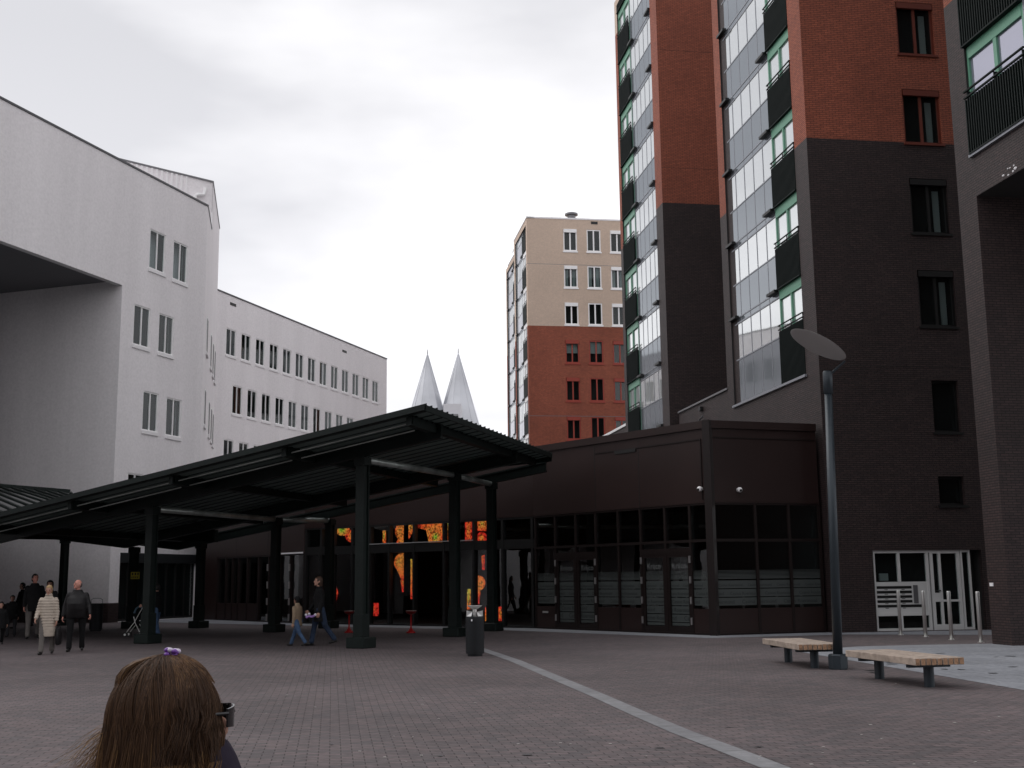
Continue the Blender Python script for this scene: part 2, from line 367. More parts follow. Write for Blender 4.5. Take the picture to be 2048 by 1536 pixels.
# grey slabs along the casino front
def off(p, q, r, d):   # offset of corner q between p and r
    a = (q - p).normalized(); b = (r - q).normalized(); n = (Vector((a.y, -a.x)) + Vector((b.y, -b.x))).normalized()
    return q + n * d
fr = [cG + Vector((-3, 2.5)), cG, cD, cB, cA, cC, cC + Vector((9, 1.2))]
o1 = [off(fr[i - 1], fr[i], fr[i + 1], (0, 2.6, 1.4, 1.5, 1.3, 1.4, 0)[i]) for i in range(1, 6)]
C1p = v2(ground(236, 1243))
slab = [C1p + Vector((-1.5, .1)), C1p + Vector((-1.3, -1.7))] + [o1[0] + Vector((-.6, -.4))] + o1[1:] + [v2(ground(1985, 1270)), v2(ground(1985, 1252)), cC + Vector((0, .5)), cA + Vector((0, 1)), cB + Vector((0, 1)), cD + Vector((0, 1)), cG + Vector((.5, 1.2)), C1p + Vector((3.2, 6.5))]
poly_sheet('pavement', slab, 0.004, M['slab'])
poly_sheet('pavement', [ground(*p) for p in ((1588, 1302), (1720, 1293), (1850, 1290), (1985, 1287.5), (2200, 1281), (2300, 1430), (2050, 1381), (1800, 1338))], 0.004, M['slab'])
# stone band curving over the square
ctr = [v2(ground(*p)) for p in ((958, 1297), (985, 1306), (1030, 1321.5), (1100, 1351), (1200, 1393), (1285, 1431), (1362, 1464), (1450, 1497), (1560, 1540), (1900, 1680), (2400, 1880))]
bm = bmesh.new(); lft = []; rgt = []; dist = 0; luv = []
for i, p in enumerate(ctr):
    d = (ctr[min(i + 1, len(ctr) - 1)] - ctr[max(i - 1, 0)]).normalized(); n = Vector((d.y, -d.x)) * 0.122
    if i: dist += (p - ctr[i - 1]).length
    lft.append(bm.verts.new((*(p - n), 0.005))); rgt.append(bm.verts.new((*(p + n), 0.005))); luv.append(dist)
fs = [bm.faces.new((rgt[i], rgt[i + 1], lft[i + 1], lft[i])) for i in range(len(ctr) - 1)]
o = obj('paving_band', bm, M['band'], None, recalc=False); tag(o, kind='structure')
if o.data.polygons[0].normal.z < 0: o.data.flip_normals()
uvl = o.data.uv_layers[0]
for i, p in enumerate(o.data.polygons):
    for li in p.loop_indices:
        c = v2(o.data.vertices[o.data.loops[li].vertex_index].co); k = min(range(len(ctr)), key=lambda j: (ctr[j] - c).length)
        uvl.data[li].uv = (luv[k], 2.5 + (0.1 if (c - ctr[k]).length > 0 else 0))
# small dark weathered spots on the slabs and litter are stuff of the ground
bm = bmesh.new()
for k in range(30):
    p = ground(rnd(1700, 2040), rnd(1300, 1350)) if k < 16 else ground(rnd(550, 1900), rnd(1310, 1520)); a = rnd(0.05, 0.18) * (1 if k < 16 else .35); b = rnd(0.04, 0.10) * (1 if k < 16 else .5); n = 9
    bm.faces.new([bm.verts.new((p.x + a * rnd(.6, 1.2) * math.cos(2 * math.pi * i / n), p.y + b * rnd(.6, 1.2) * math.sin(2 * math.pi * i / n), 0.009)) for i in range(n)])
o = obj('stains', bm, mat('dark_stain', (0.035, 0.035, 0.038), 0.5)); tag(o, kind='stuff')
bm = bmesh.new()
for k in range(70):
    p = ground(rnd(480, 2040), rnd(1300, 1530)); a = rnd(0.006, 0.016); ang = rnd(0, 3)
    box(bm, p.x - a, p.x + a, p.y - a * 1.3, p.y + a * 1.3, 0.002, 0.006)
o = obj('litter', bm, mat('pale_litter', (0.38, 0.36, 0.34), 0.8)); tag(o, kind='stuff')

# ================================================================ DARK BRICK TOWER (B2, S2, B1, S1)
FL = 2.75
K2 = v2(at_depth(1613, 276, 34.4)); K1 = v2(at_depth(1325, 405, 49.3))
B2 = Wall(K2, BD); S2 = Wall(K2, -SD)      # on S walls u runs towards the camera, negative = farther
S1 = Wall(K1, -SD)
def T(w, px, py): return w.hit(px, py)[0]
s2_far = T(S2, 1434.7, 300); s2_pier = T(S2, 1447, 300); s2_bal = T(S2, 1540, 300) ; s2_near = T(S2, 1587, 276)
s1_far = T(S1, 1243, 540) ; s1_pier = T(S1, 1248, 540); s1_bal = T(S1, 1271, 540); s1_near = T(S1, 1316, 540)
print('S2', s2_far, s2_pier, s2_bal, s2_near, 'S1', s1_far, s1_pier, s1_bal, s1_near)
zb2 = B2.hit(1650, 277)[1]; zb1 = Wall(K1, BD).hit(1350, 406)[1]; print('bands', zb2, zb1)
zs2 = [S2.hit(1470, y)[1] for y in (480, 636, 811)]; print('S2 floors', zs2, 'S1', [S1.hit(1310, y)[1] for y in (349, 474, 601, 732)])
TOP = 31.0
tw = empty('apartment_tower', (K2.x, K2.y, 0), 'tall stepped brick apartment tower, dark below and red above, behind the brown casino', 'apartment building')
DK = [M['dark_brick'], M['roomdark'], M['red_brick'], M['beige_brick'], M['coping'], M['black']]
# B2 front
b2r = [B2.px_rect(1794, 1868, 6, 109), B2.px_rect(1807, 1882, 180, 287), B2.px_rect(1822, 1897, 358, 467), B2.px_rect(1838, 1911, 541, 653)]
b2d = [B2.px_rect(1866, 1919, 761, 864), B2.px_rect(1878, 1929, 953, 1010)]
ent = B2.px_rect(1749, 1968, 1100, 1256); ent[2] = 0.02
b2top = [B2.px_rect(1780, 1853, -168, -65)]
holes = b2r + b2d + [ent] + b2top
bm = bmesh.new(); B2.shell(bm, 0, 12, 0, TOP, holes, 0.5, 0, 1, [(zb2, 2)])
for z in (zb2 - 1.35, zb2 + 2 * FL - .3): B2.box(bm, 0.0, 7.2, z, z + 0.010, 0, 0.004, 1)
B2.box(bm, 0.9, 9, B2.hit(1800, 733)[1], B2.hit(1800, 733)[1] + .02, 0, 0.004, 5); B2.box(bm, 0.6, 2.6, B2.hit(1700, 881)[1], B2.hit(1700, 881)[1] + .02, 0, 0.004, 5)
obj('wall', bm, DK, tw)
for k, r in enumerate(b2top + b2r):
    red = k < 3
    window(B2, r, tw, M['maroon'] if red else M['black'], mull=1, fw=0.075, sill=0.07, box_top=0.2, curtain=0.0)
    ww = r[1] - r[0]; bm = bmesh.new()
    B2.box(bm, r[0] + ww * .70, r[0] + ww * .86, r[2] + .1, r[3] - .3, -0.3, -0.27); obj('curtain', bm, M['curtain'], tw.children[-1])
for r in b2d:
    window(B2, r, tw, M['black'], mull=0, fw=0.06, n=-0.14, sill=0.08)
# S2 side with piers, glazing and balconies
def s_side(w, far, pier, g0, g1, near, parent, ztop, zbot, zoff, bal_near, bands, nfl, zfirst, b0, b1, glassn=5, green=True, zwall0=0.0, small=False, frame=None, pr=1.0):
    """far/near: ends in u; g0..g1 glazing, b0..b1 balcony; zfirst = lowest floor line"""
    frame = frame or M['alu']
    h0, h1 = min(g0, b0), max(g1, b1)
    hz0 = zbot; hz1 = ztop - 0.4
    bm = bmesh.new(); w.shell(bm, far, near, zwall0, ztop, [(h0, h1, hz0, hz1)], 0.5, 0, 1, bands)
    obj('wall', bm, DK, parent)
    bm = bmesh.new(); w.box(bm, h0 - 0.06, h1 + 0.06, hz0 - 0.08, hz0 - 0.002, -0.1, 0.07); obj('sill', bm, M['alu'], parent)
    z = zfirst; k = 0
    while z < hz1 - 0.3:
        lo = hz0 if k == 0 else z; 
        sp0, sp1 = lo, z + 1.2; gl1 = min(z + 2.5, hz1); hd1 = min(z + FL, hz1)
        # frame of this storey
        bm = bmesh.new(); pw = (g1 - g0) / glassn
        for i in range(glassn + 1):
            uc = g0 + i * pw; w.box(bm, uc - .02, uc + .02, lo, hd1, -0.12, -0.078)
        for zz in (sp1, gl1 if gl1 < hz1 else hz1 - .05, hd1 - .045): w.box(bm, g0, g1, zz, zz + .045, -0.115, -0.07)
        fo = obj('window', bm, frame, parent)
        if gl1 > sp1 + .05:
            bm = bmesh.new(); w.box(bm, g0 + .02, g1 - .02, sp1 + .045, gl1, -0.10, -0.09); obj('pane', bm, M['bright_glass'], fo)
        bm = bmesh.new(); w.box(bm, g0 + .02, g1 - .02, lo, sp1, -0.10, -0.085); obj('spandrel', bm, M['pale_panel'] if small else M['grey_glass'], fo)
        if hd1 > gl1 + .06:
            bm = bmesh.new(); w.box(bm, g0 + .02, g1 - .02, gl1 + .045, hd1 - .045, -0.10, -0.085); obj('head_panel', bm, M['grey_glass'], fo)
        # ventilation hoods on the floor line
        if z + FL < hz1:
            for uc in (g0 + .36, g1 - .36): bm = bmesh.new(); w.box(bm, uc - .36, uc + .36, z + FL - .06, z + FL + .03, -0.05, 0.10 * pr); obj('vent_hood', bm, M['black'], parent)
        # balcony door window with header
        bt = min(z + FL - .02, hz1)
        if bt > z + 2:
            bm = bmesh.new(); m = M['green'] if green else M['white']
            w.box(bm, b0, b0 + .07, z, bt, -0.16, -0.06); w.box(bm, b1 - .07, b1, z, bt, -0.16, -0.06)
            w.box(bm, b0 + .07, b1 - .07, z + 2.42, bt, -0.16, -0.05); um = (b0 + b1) / 2; w.box(bm, um - .05, um + .05, z, z + 2.42, -0.15, -0.058)
            w.box(bm, b0 + .07, b1 - .07, z, z + .1, -0.155, -0.065)
            fo = obj('balcony_door', bm, m, parent)
            bm = bmesh.new(); w.box(bm, b0 + .06, b1 - .06, z + .09, z + 2.42, -0.12, -0.11); obj('pane', bm, M['bright_glass'], fo)
        # balustrade: solid sheet with upright ribs and two rails above
        bm = bmesh.new(); bz0 = lo + .02 if k else lo; bz1 = min(z + 1.36, hz1)
        if bz1 > bz0 + .2:
            nr = 22 if not small else 8
            w.box(bm, b0, b1, bz0, bz1, -.02, 0.006)
            for i in range(nr): uc = b0 + (b1 - b0) * (i + .5) / nr; w.box(bm, uc - .013, uc + .013, bz0, bz1 + .0, 0.006, 0.006 + .022 * pr)
            for zz in (z + 1.40, z + 1.54): w.box(bm, b0 - .02, b1 + .02, zz, zz + .035, 0.0, 0.035 * pr)
            w.box(bm, b0, b1, bz0 - .03, bz0, -.03, 0.05 * pr)
            for uc in (b0 + .05, (b0 + b1) / 2, b1 - .05): w.box(bm, uc - .02, uc + .02, z + 1.30, z + 1.56, -.02, -.001)
            obj('balustrade', bm, M['dkgreen'], parent)
        z += FL; k += 1
zf2 = zs2[1] - 2 * FL + 0.0
zf2 = zs2[1] - FL
s_side(S2, s2_far, s2_pier, s2_pier, s2_bal, 0.0, tw, TOP, zs2[2], 0, True, [(zb2, 2)], 8, zf2, s2_bal + .02, s2_near, zwall0=0.0)
zs1f = S1.hit(1310, 732)[1] - 2 * FL
s_side(S1, s1_far, s1_pier, s1_bal, s1_near, 0.0, tw, TOP, zs1f, 0, False, [(zb1, 2), (S1.hit(1229, 75)[1], 3)], 9, zs1f, s1_pier, s1_bal - .02, zwall0=0.0)
# B1 face between the two sides
Bw1 = Wall(K1, BD); q = S2.P(s2_far, 0); e1 = (K1 - S2.p).dot(-SD)
u_end = 8.0
bm = bmesh.new(); Bw1.shell(bm, 0, u_end, 0, TOP, [], 0.5, 0, 1, [(zb1, 2)])
for z in (zb1 - 2.9, zb1 + 1.5 + .1, zb1 + 1.5 + FL * 2 + .1): Bw1.box(bm, 0.0, u_end, z, z + 0.012, 0, 0.004, 1)
obj('wall', bm, DK, tw)
# return wall behind S2's far end, podium wall and cores that close the volume
def prism(bm, poly, z0, z1, mi=0):
    a = [bm.verts.new((p[0], p[1], z0)) for p in poly]; b = [bm.verts.new((p[0], p[1], z1)) for p in poly]
    bm.faces.new(a[::-1]); bm.faces.new(b)
    for i in range(len(a)): bm.faces.new((a[i], a[(i + 1) % len(a)], b[(i + 1) % len(a)], b[i]))
far1 = v2(S1.P(s1_far, 0)); far2 = v2(S2.P(s2_far, 0))
bm = bmesh.new(); prism(bm, [K2 + BD * .52 + SD * .52, K2 + BD * 12 + SD * .52, far2 + BD * 12, far2 + BD * .01], 0, TOP - .01)
prism(bm, [K1 + BD * .52 + SD * .52, K1 + BD * 12 + SD * .52, far1 + BD * 12, far1 + BD * .52], 0, TOP - .01); obj('core', bm, M['dark_brick'], tw)
pz = S2.hit(1455, 779)[1]
bm = bmesh.new(); prism(bm, [far2 + BD * .4 + SD * .01, far2 + BD * 12 + SD * .01, K1 + BD * 12 - SD * .01, K1 + BD * .8 - SD * .01], 0, pz - .1); obj('podium_roof', bm, M['dark_brick'], tw)
print('podium z', pz, 'u_end', u_end)
bm = bmesh.new(); pend = T(S2, 1357, 830); S2.box(bm, pend, s2_far - .002, 0, pz, -0.35, -0.03); obj('podium_wall', bm, M['dark_brick'], tw)
bm = bmesh.new(); S2.box(bm, pend - .02, s2_far - .004, pz, pz + .07, -0.38, 0.03); obj('coping', bm, M['coping'], tw)
bm = bmesh.new(); c = S2.P(T(S2, 1403, 818), S2.hit(1403, 818)[1], 0.0); S2.box(bm, T(S2, 1401, 818), T(S2, 1405, 818), S2.hit(1403, 822)[1], S2.hit(1403, 814)[1], -.03, .1); obj('vent', bm, M['black'], tw)
bm = bmesh.new(); p0 = S2.P(T(S2, 1404, 848), S2.hit(1404, 848)[1], 0.1); tube(bm, [p0 - Vector((0, 0, 1.2)), p0 + Vector((0, 0, .15)), S2.P(T(S2, 1411, 835), p0.z + .25, .1)], 0.035, 6); obj('downpipe', bm, M['coping'], tw)
# farther parapet with a white edge
q1 = T(S1, 1250, 846); q0 = T(S1, 1168, 892); qz = S1.hit(1250, 846)[1]; print('parapet', q1, q0, qz)
bm = bmesh.new(); S1.box(bm, q0 - 4, s1_far - .01, 0, qz - .12, -0.4, -0.1); obj('parapet_wall', bm, M['dark_brick'], tw)
bm = bmesh.new(); S1.box(bm, q0 - 4, s1_far - .02, qz - .12, qz, -0.45, -0.05); obj('coping', bm, M['white'], tw)
# entrance: frames, letter boxes, door
er = ent; ew = er[1] - er[0]; ez = er[3]
def EX(px): return T(B2, px, 1180)
def EZ(py, px=1850): return B2.hit(px, py)[1]
bm = bmesh.new(); w = B2
g = M['lgrey']
x0, xm, x1, xd0, xd1, xs1 = EX(1752), EX(1803), EX(1859), EX(1866), EX(1926), EX(1947)
def fb(bm, a, b, c, d, n0=-.16, n1=-.06): B2.box(bm, a, b, c, d, n0, n1)
bm = bmesh.new(); fb(bm, x0, xd0, ez - .08, ez); fb(bm, x0, x0 + .05, .02, ez - .08); fb(bm, xm - .04, xm + .04, EZ(1163), ez - .08); fb(bm, x1 - .02, x1 + .06, .02, ez - .08); fb(bm, x0 + .05, x1 - .02, .02, .09); fb(bm, x0 + .05, x1 - .02, EZ(1231), EZ(1225))
fo = obj('entrance_frame', bm, g, tw)
bm = bmesh.new(); fb(bm, x0 + .05, x1 - .02, EZ(1163), ez - .08, -.12, -.11); obj('pane', bm, M['glass'], fo); bm = bmesh.new(); fb(bm, x0 + .05, x1 - .02, .09, EZ(1231), -.12, -.11); obj('pane', bm, M['glass'], fo)
bm = bmesh.new(); fb(bm, xm - .03, xm + .03, .09, EZ(1231)); obj('mullion', bm, g, fo)
bm = bmesh.new(); zt, zl = EZ(1163), EZ(1225); fb(bm, x0 + .05, x1 - .02, zl, zt, -.12, -.085)
mo = obj('letter_box_panel', bm, g, tw)
bm = bmesh.new(); n_ = 5; bt = zt - .12; hh = (bt - zl - .1) / 5
for i in range(5):
    z = bt - hh * i; fb(bm, x0 + .05, x0 + .05 + (x1 - x0) * (.66 if i < 4 else .85), z - hh * .58, z, -.084, -.08)
    for a in (.18, .5): fb(bm, x0 + (x1 - x0) * a, x0 + (x1 - x0) * (a + .06), z - hh * .80, z - hh * .68, -.084, -.079)
obj('letter_slot', bm, M['black'], mo)
bm = bmesh.new(); fb(bm, x0 + (x1 - x0) * .72, x0 + (x1 - x0) * .80, zt - .62, zt - .1, -.084, -.06); obj('intercom', bm, M['coping'], mo)
bm = bmesh.new(); fb(bm, xd0, xd0 + .09, .02, ez); fb(bm, xd1 - .09, xd1, .02, ez); fb(bm, xd0 + .09, xd1 - .09, ez - .1, ez); fb(bm, xd0 + .09, xd1 - .09, .02, .18)
dm = xd0 + .09 + (xd1 - xd0) * .22; fb(bm, dm - .03, dm + .04, .18, ez - .1); fb(bm, xd0 + .09, xd1 - .09, EZ(1204), EZ(1204) + .06, -.155, -.055); fb(bm, xd0 + .09, dm, EZ(1204) + .06, EZ(1186), -.15, -.06)
do = obj('door', bm, M['lgrey'], tw)
bm = bmesh.new(); fb(bm, xd0 + .09, xd1 - .09, .18, ez - .1, -.12, -.11); obj('pane', bm, M['glass'], do)
bm = bmesh.new(); h0 = B2.P(xd0 + .13, 1.15, -.05); cyl(bm, h0, h0 + Vector((*(BD * .14), 0)), .015); cyl(bm, h0, h0 + Vector((*(-Vector(B2.n) * .05), 0)), .012); obj('handle', bm, M['black'], do)
bm = bmesh.new(); fb(bm, xd1 + .02, xd1 + .08, .02, ez); fb(bm, xs1 - .05, xs1, .02, ez); fb(bm, xd1 + .08, xs1 - .05, .02, .09); fb(bm, xd1 + .08, xs1 - .05, ez - .07, ez)
fo = obj('sidelight', bm, M['lgrey'], tw)
bm = bmesh.new(); fb(bm, xd1 + .08, xs1 - .05, .09, ez - .07, -.12, -.11); obj('pane', bm, M['glass'], fo)
bm = bmesh.new(); a = EX(1768); b = EX(1786); fb(bm, a, b, EZ(1162) + .02, EZ(1146), -.3, -.25); obj('notice', bm, M['curtain'], tw)

# ================================================================ NEAR RIGHT TOWER (T3)
A3 = v2(ground(1985, 1288)); S3 = Wall(A3, -SD); B3p = S3.P(0.82, 0)
t3 = empty('apartment_tower', (A3.x, A3.y, 0), 'dark brick tower at right edge with green balcony window over a passage', 'apartment building')
sof = S3.hit(1962, 387)[1]; zc3 = S3.hit(1893, 12)[1]; bl0 = T(S3, 1934, 180); bl1 = T(S3, 2043, 30); zbal = S3.hit(1945, 308)[1]; print('T3', sof, zc3, bl0, bl1, zbal, 'door win top', S3.hit(1931, 66)[1])
uo = 0.82
bm = bmesh.new()
# facade above the soffit, opening strip for balcony and glazing
S3.shell(bm, 0, 14, sof, TOP, [(bl0, 13.0, zbal, TOP - .4)], 0.5, 0, 1, [(zc3, 2)])
S3.shell(bm, 0, uo, 0, sof, [], 0.5, 0, 1)
obj('wall', bm, DK, t3)
bm = bmesh.new(); Bp = Wall(v2(S3.P(uo, 0)), BD); Bp.shell(bm, 0, 14, 0, sof, [], .5, 0, 1); obj('wall', bm, DK, t3)
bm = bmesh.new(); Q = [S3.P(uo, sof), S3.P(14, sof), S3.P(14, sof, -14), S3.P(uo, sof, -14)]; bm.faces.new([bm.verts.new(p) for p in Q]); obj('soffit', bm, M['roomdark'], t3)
bm = bmesh.new(); S3.box(bm, .05, 14, sof + .01, TOP, -14, -.52); S3.box(bm, 0.02, uo - .02, 0, sof, -14, -.02); obj('core', bm, M['dark_brick'], t3)
bm = bmesh.new()
for k in range(7):
    u = 2.2 + rnd(-.35, .35) * (1 if k < 5 else 0) ; c = S3.P(u, sof + rnd(.02, .22), 0.0); s = rnd(.015, .04); ball(bm, c, s, s * 1.6, s, 6); obj('mortar_splash', bm, M['sill'], t3); bm = bmesh.new()
bm.free()
bm = bmesh.new(); S3.box(bm, .10, .24, S3.hit(2000, 1169)[1] - .04, S3.hit(2000, 1169)[1] + .04, 0, .02); obj('number_plate', bm, M['sill'], t3)
# storeys of the side: balcony at the far end, glazing nearer
z3 = zbal
bm = bmesh.new(); S3.box(bm, bl0 - .05, 13, zbal - .08, zbal - .002, -.1, .07); obj('sill', bm, M['alu'], t3)
for k in range(6):
    z = z3 + .02 + k * FL
    if z > TOP - 3: break
    b0, b1 = bl0, bl1
    bm = bmesh.new(); um = (b0 + b1) / 2
    w = S3
    w.box(bm, b0, b0 + .07, z, z + FL - .02, -0.16, -0.06); w.box(bm, b1 - .09, b1, z, z + FL - .02, -0.16, -0.06); w.box(bm, b0 + .07, b1 - .09, z + 2.42, z + FL - .02, -0.16, -0.05)
    w.box(bm, um - .07, um + .07, z, z + 2.42, -0.15, -0.058); w.box(bm, b0 + .07, b1 - .09, z, z + .1, -0.155, -0.065)
    fo = obj('balcony_door', bm, M['green'], t3)
    bm = bmesh.new(); w.box(bm, b0 + .06, b1 - .08, z + .09, z + 2.42, -0.12, -0.11); obj('pane', bm, M['dim_sky_glass'], fo)
    bm = bmesh.new(); nr = 24
    for i in range(nr + 1): uc = b0 + (b1 - b0) * i / nr; w.box(bm, uc - .016, uc + .016, z, z + 1.36, 0.035, 0.075)
    w.box(bm, b0, b1, z + .0, z + 1.36, 0.02, 0.03)
    for zz in (z + 1.40, z + 1.56): w.box(bm, b0 - .06, b1 + .06, zz, zz + .035, 0.03, 0.085)
    w.box(bm, b0, b1, z - .04, z, -.05, 0.09)
    for uc in (b0 + .05, um, b1 - .05): w.box(bm, uc - .02, uc + .02, z + 1.3, z + 1.56, -.05, 0.03)
    obj('balustrade', bm, M['dkgreen'], t3)
    bm = bmesh.new(); g0 = b1 + .02; g1 = 13.0; pn = 14; pw = (g1 - g0) / pn
    for i in range(pn + 1): uc = g0 + i * pw; w.box(bm, uc - .025, uc + .025, z, z + FL - .02, -.12, -.045)
    for zz in (z + 1.2, z + 2.5): w.box(bm, g0, g1, zz, zz + .045, -.115, -.04)
    fo = obj('window', bm, M['alu'], t3)
    bm = bmesh.new(); w.box(bm, g0, g1, z + 1.2, z + 2.52, -.10, -.09); obj('pane', bm, M['bright_glass'], fo)
    bm = bmesh.new(); w.box(bm, g0, g1, z, z + 1.2, -.10, -.09); obj('spandrel', bm, M['grey_glass'], fo)
    bm = bmesh.new(); w.box(bm, g0, g1, z + 2.52, z + FL - .02, -.10, -.09); obj('head_panel', bm, M['grey_glass'], fo)

# ================================================================ BEIGE AND RED BLOCK BEHIND
KM = v2(at_depth(1056, 650, 84)); BM_ = Wall(KM, BD); SM = Wall(KM, -SD)
ztm = BM_.hit(1056, 436)[1]; zrm = BM_.hit(1062, 651)[1]
mb = empty('apartment_block', (KM.x, KM.y, 0), 'beige over red brick apartment block with white framed windows in the distance', 'apartment building')
xs = [(1128, 1155.5), (1175, 1203), (1222, 1250)]
rows = [(458, 502), (531, 575), (605, 649), (680, 726), (755, 802), (833, 879), (910, 956)]
cu = [(BM_.hit(a, 553)[0], BM_.hit(b, 553)[0]) for a, b in xs]
zr = [(BM_.hit(1141, b)[1], BM_.hit(1141, a)[1]) for a, b in rows]
cu += [(cu[2][0] + (cu[1][0] - cu[0][0]) * k, cu[2][1] + (cu[1][0] - cu[0][0]) * k) for k in (1,)]
hl = [[u0, u1, z0, z1] for (u0, u1) in cu for (z0, z1) in zr]
bm = bmesh.new(); BM_.shell(bm, 0, 14, 0, ztm, hl, .5, 2, 1, [(zrm, 3)])
for y in (528, 832): BM_.box(bm, 0, 10, BM_.hit(1080, y)[1], BM_.hit(1080, y)[1] + .03, 0, .004, 4)
BM_.box(bm, cu[0][0] - .1, cu[0][0] - .07, 0, ztm, 0, .004, 4) if False else None
obj('wall', bm, DK, mb)
for i, (u0, u1) in enumerate(cu):
    for j, (z0, z1) in enumerate(zr):
        wh = j < 3
        window(BM_, [u0, u1, z0, z1], mb, M['white'] if wh else M['red_frame'], mull=1, fw=.09, n=-.05, sill=.12, box_top=.28 if i != 1 else None, curtain=.7 if j == 1 else (0.0), blinds=.5 if j == 3 and i < 2 else 0)
m1 = SM.hit(1031, 560)[0]; print('mid strip', m1)
bm = bmesh.new(); fl0 = BM_.hit(1056, 650)[1]
s_side(SM, m1 - .6, m1, m1, -2.3, 0.0, mb, ztm - .02, fl0 - 6 * FL + .4, 0, True, [(-1, 2), (zrm, 3)], 9, fl0 - 6 * FL + .4, -2.28, -.45, zwall0=0, green=False, small=True, frame=M['alu'], pr=.4)
KM2 = v2(SM.P(m1 - .6, 0, -.6)); SM2 = Wall(KM2, -SD); m2 = SM2.hit(1014.5, 620)[0]; print('mid2', m2)
zt2 = SM2.hit(1018, 528)[1]; m2 = max(m2, -9)
s_side(SM2, m2 - .5, m2, m2, m2 + 3.4, 0.0, mb, ztm - .03, fl0 - 6 * FL + .4 + 1.2, 0, True, [(-1, 2), (zrm + .5, 3)], 9, fl0 - 6 * FL + 1.6, m2 + 3.42, -.35, zwall0=0, green=False, small=True, pr=.4)
bm = bmesh.new(); BM_.box(bm, .55, 13.98, 0, ztm - .01, m1 - .5, -.52); BM_.box(bm, 1.15, 13.9, 0, ztm - .02, m1 + m2 - 1, m1 - .5); obj('core', bm, M['beige_brick'], mb)
bm = bmesh.new(); BM_.box(bm, -.02, 14, ztm, ztm + .12, -.5, .03); SM.box(bm, m1 - .6, .03, ztm, ztm + .1, -.52, .03); obj('coping', bm, M['sill'], mb)
pc = BM_.P(BM_.hit(1151, 437)[0], ztm, -1.5); print('vent', pc, ztm); bm = bmesh.new(); lathe(bm, [(.34, -.4), (.34, .35), (.52, .36), (.52, .5), (.3, .52), (.3, .78), (.5, .8), (.5, .92), (.3, 1.0)], pc, 16); obj('roof_vent', bm, M['coping'], mb)
bm = bmesh.new(); u, z = BM_.hit(1188.5, 446); BM_.box(bm, u - .25, u + .25, z - .1, z + .1, 0, .03); obj('overflow', bm, M['black'], mb)

# ================================================================ WHITE BUILDING WITH PASSAGE
WD = Vector((0.3200, 0.9474)); WN = Vector((WD.y, -WD.x))
C1 = v2(at_depth(228, 948, 51.0)); F1 = Wall(C1, WD); f1_end = F1.hit(413, 500)[0]
zt1 = F1.hit(300, 353)[1]; zsf = F1.hit(236, 556)[1]; print('white', f1_end, zt1, zsf, F1.hit(410, 415)[1], F1.hit(10, 210)[1], 'soffit', F1.hit(0, 467)[1])
wb = empty('white_building', (C1.x, C1.y, 0), 'large white rendered building at left with a deep covered corner', 'building')
WH = [M['render'], M['roomdark'], M['render'], M['render'], M['coping'], M['black']]
f1r = [F1.px_rect(299, 331, 463, 549), F1.px_rect(346, 375, 486, 570), F1.px_rect(267, 300, 612, 700), F1.px_rect(317, 347, 630, 715), F1.px_rect(285, 316, 784, 870), F1.px_rect(332, 362, 797, 880), F1.px_rect(254, 285, 947, 1040)]
for r in f1r: r[2] += .16
vz = F1.hit(300, 1107)[1]; print('shop z', vz)
shop = [F1.hit(238, 1170)[0], f1_end - .04, 0.02, vz]
bm = bmesh.new(); F1.shell(bm, -26, 0, zsf, zt1, [], .5, 0, 1); F1.shell(bm, 0, f1_end, 0, zt1, f1r + [shop], .9, 0, 1)
obj('wall', bm, WH, wb)
for i, r in enumerate(f1r): window(F1, r, wb, M['white'], mull=1, fw=.062, n=-.05, sill=.16, sillm=M['sill'], curtain=[.0, .14, .0, .12, .0, .18, 0][i])
# recessed wall beneath, soffit with a fascia
F2 = Wall(C1, WN * 1.0)                      # faces the camera, running right; the recess lies at negative u
bm = bmesh.new(); F2.shell(bm, -26, 0, .82, zsf, [], .5, 0, 1); obj('wall', bm, WH, wb)
bm = bmesh.new(); F2.box(bm, -26, 0.0, 0, .82, -.4, .02); F1.box(bm, 0, shop[0], 0, .82, -.4, .02); obj('plinth', bm, M['dark_brick'], wb)
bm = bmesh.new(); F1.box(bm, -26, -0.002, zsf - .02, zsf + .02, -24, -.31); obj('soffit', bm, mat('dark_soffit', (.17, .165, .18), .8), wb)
bm = bmesh.new(); F1.box(bm, -26, .0, zsf - .25, zsf, -.3, .004); obj('edge_beam', bm, M['render'], wb)
bm = bmesh.new(); F1.box(bm, -26, f1_end + .02, zt1, zt1 + .09, -.5, .04); obj('coping', bm, mat('dark_coping', (.07, .07, .08), .5), wb)
bm = bmesh.new(); F1.box(bm, -26, -9.5, 0, zsf - .03, -.8, 0); F1.box(bm, -26, -.1, 0, zsf - .03, -24, -23.5); F1.box(bm, -10, -9.5, 0, zsf - .03, -23.4, -.81); obj('recess_shade_wall', bm, M['render'], wb)  # unseen closing walls, added to keep sky light out of the recess
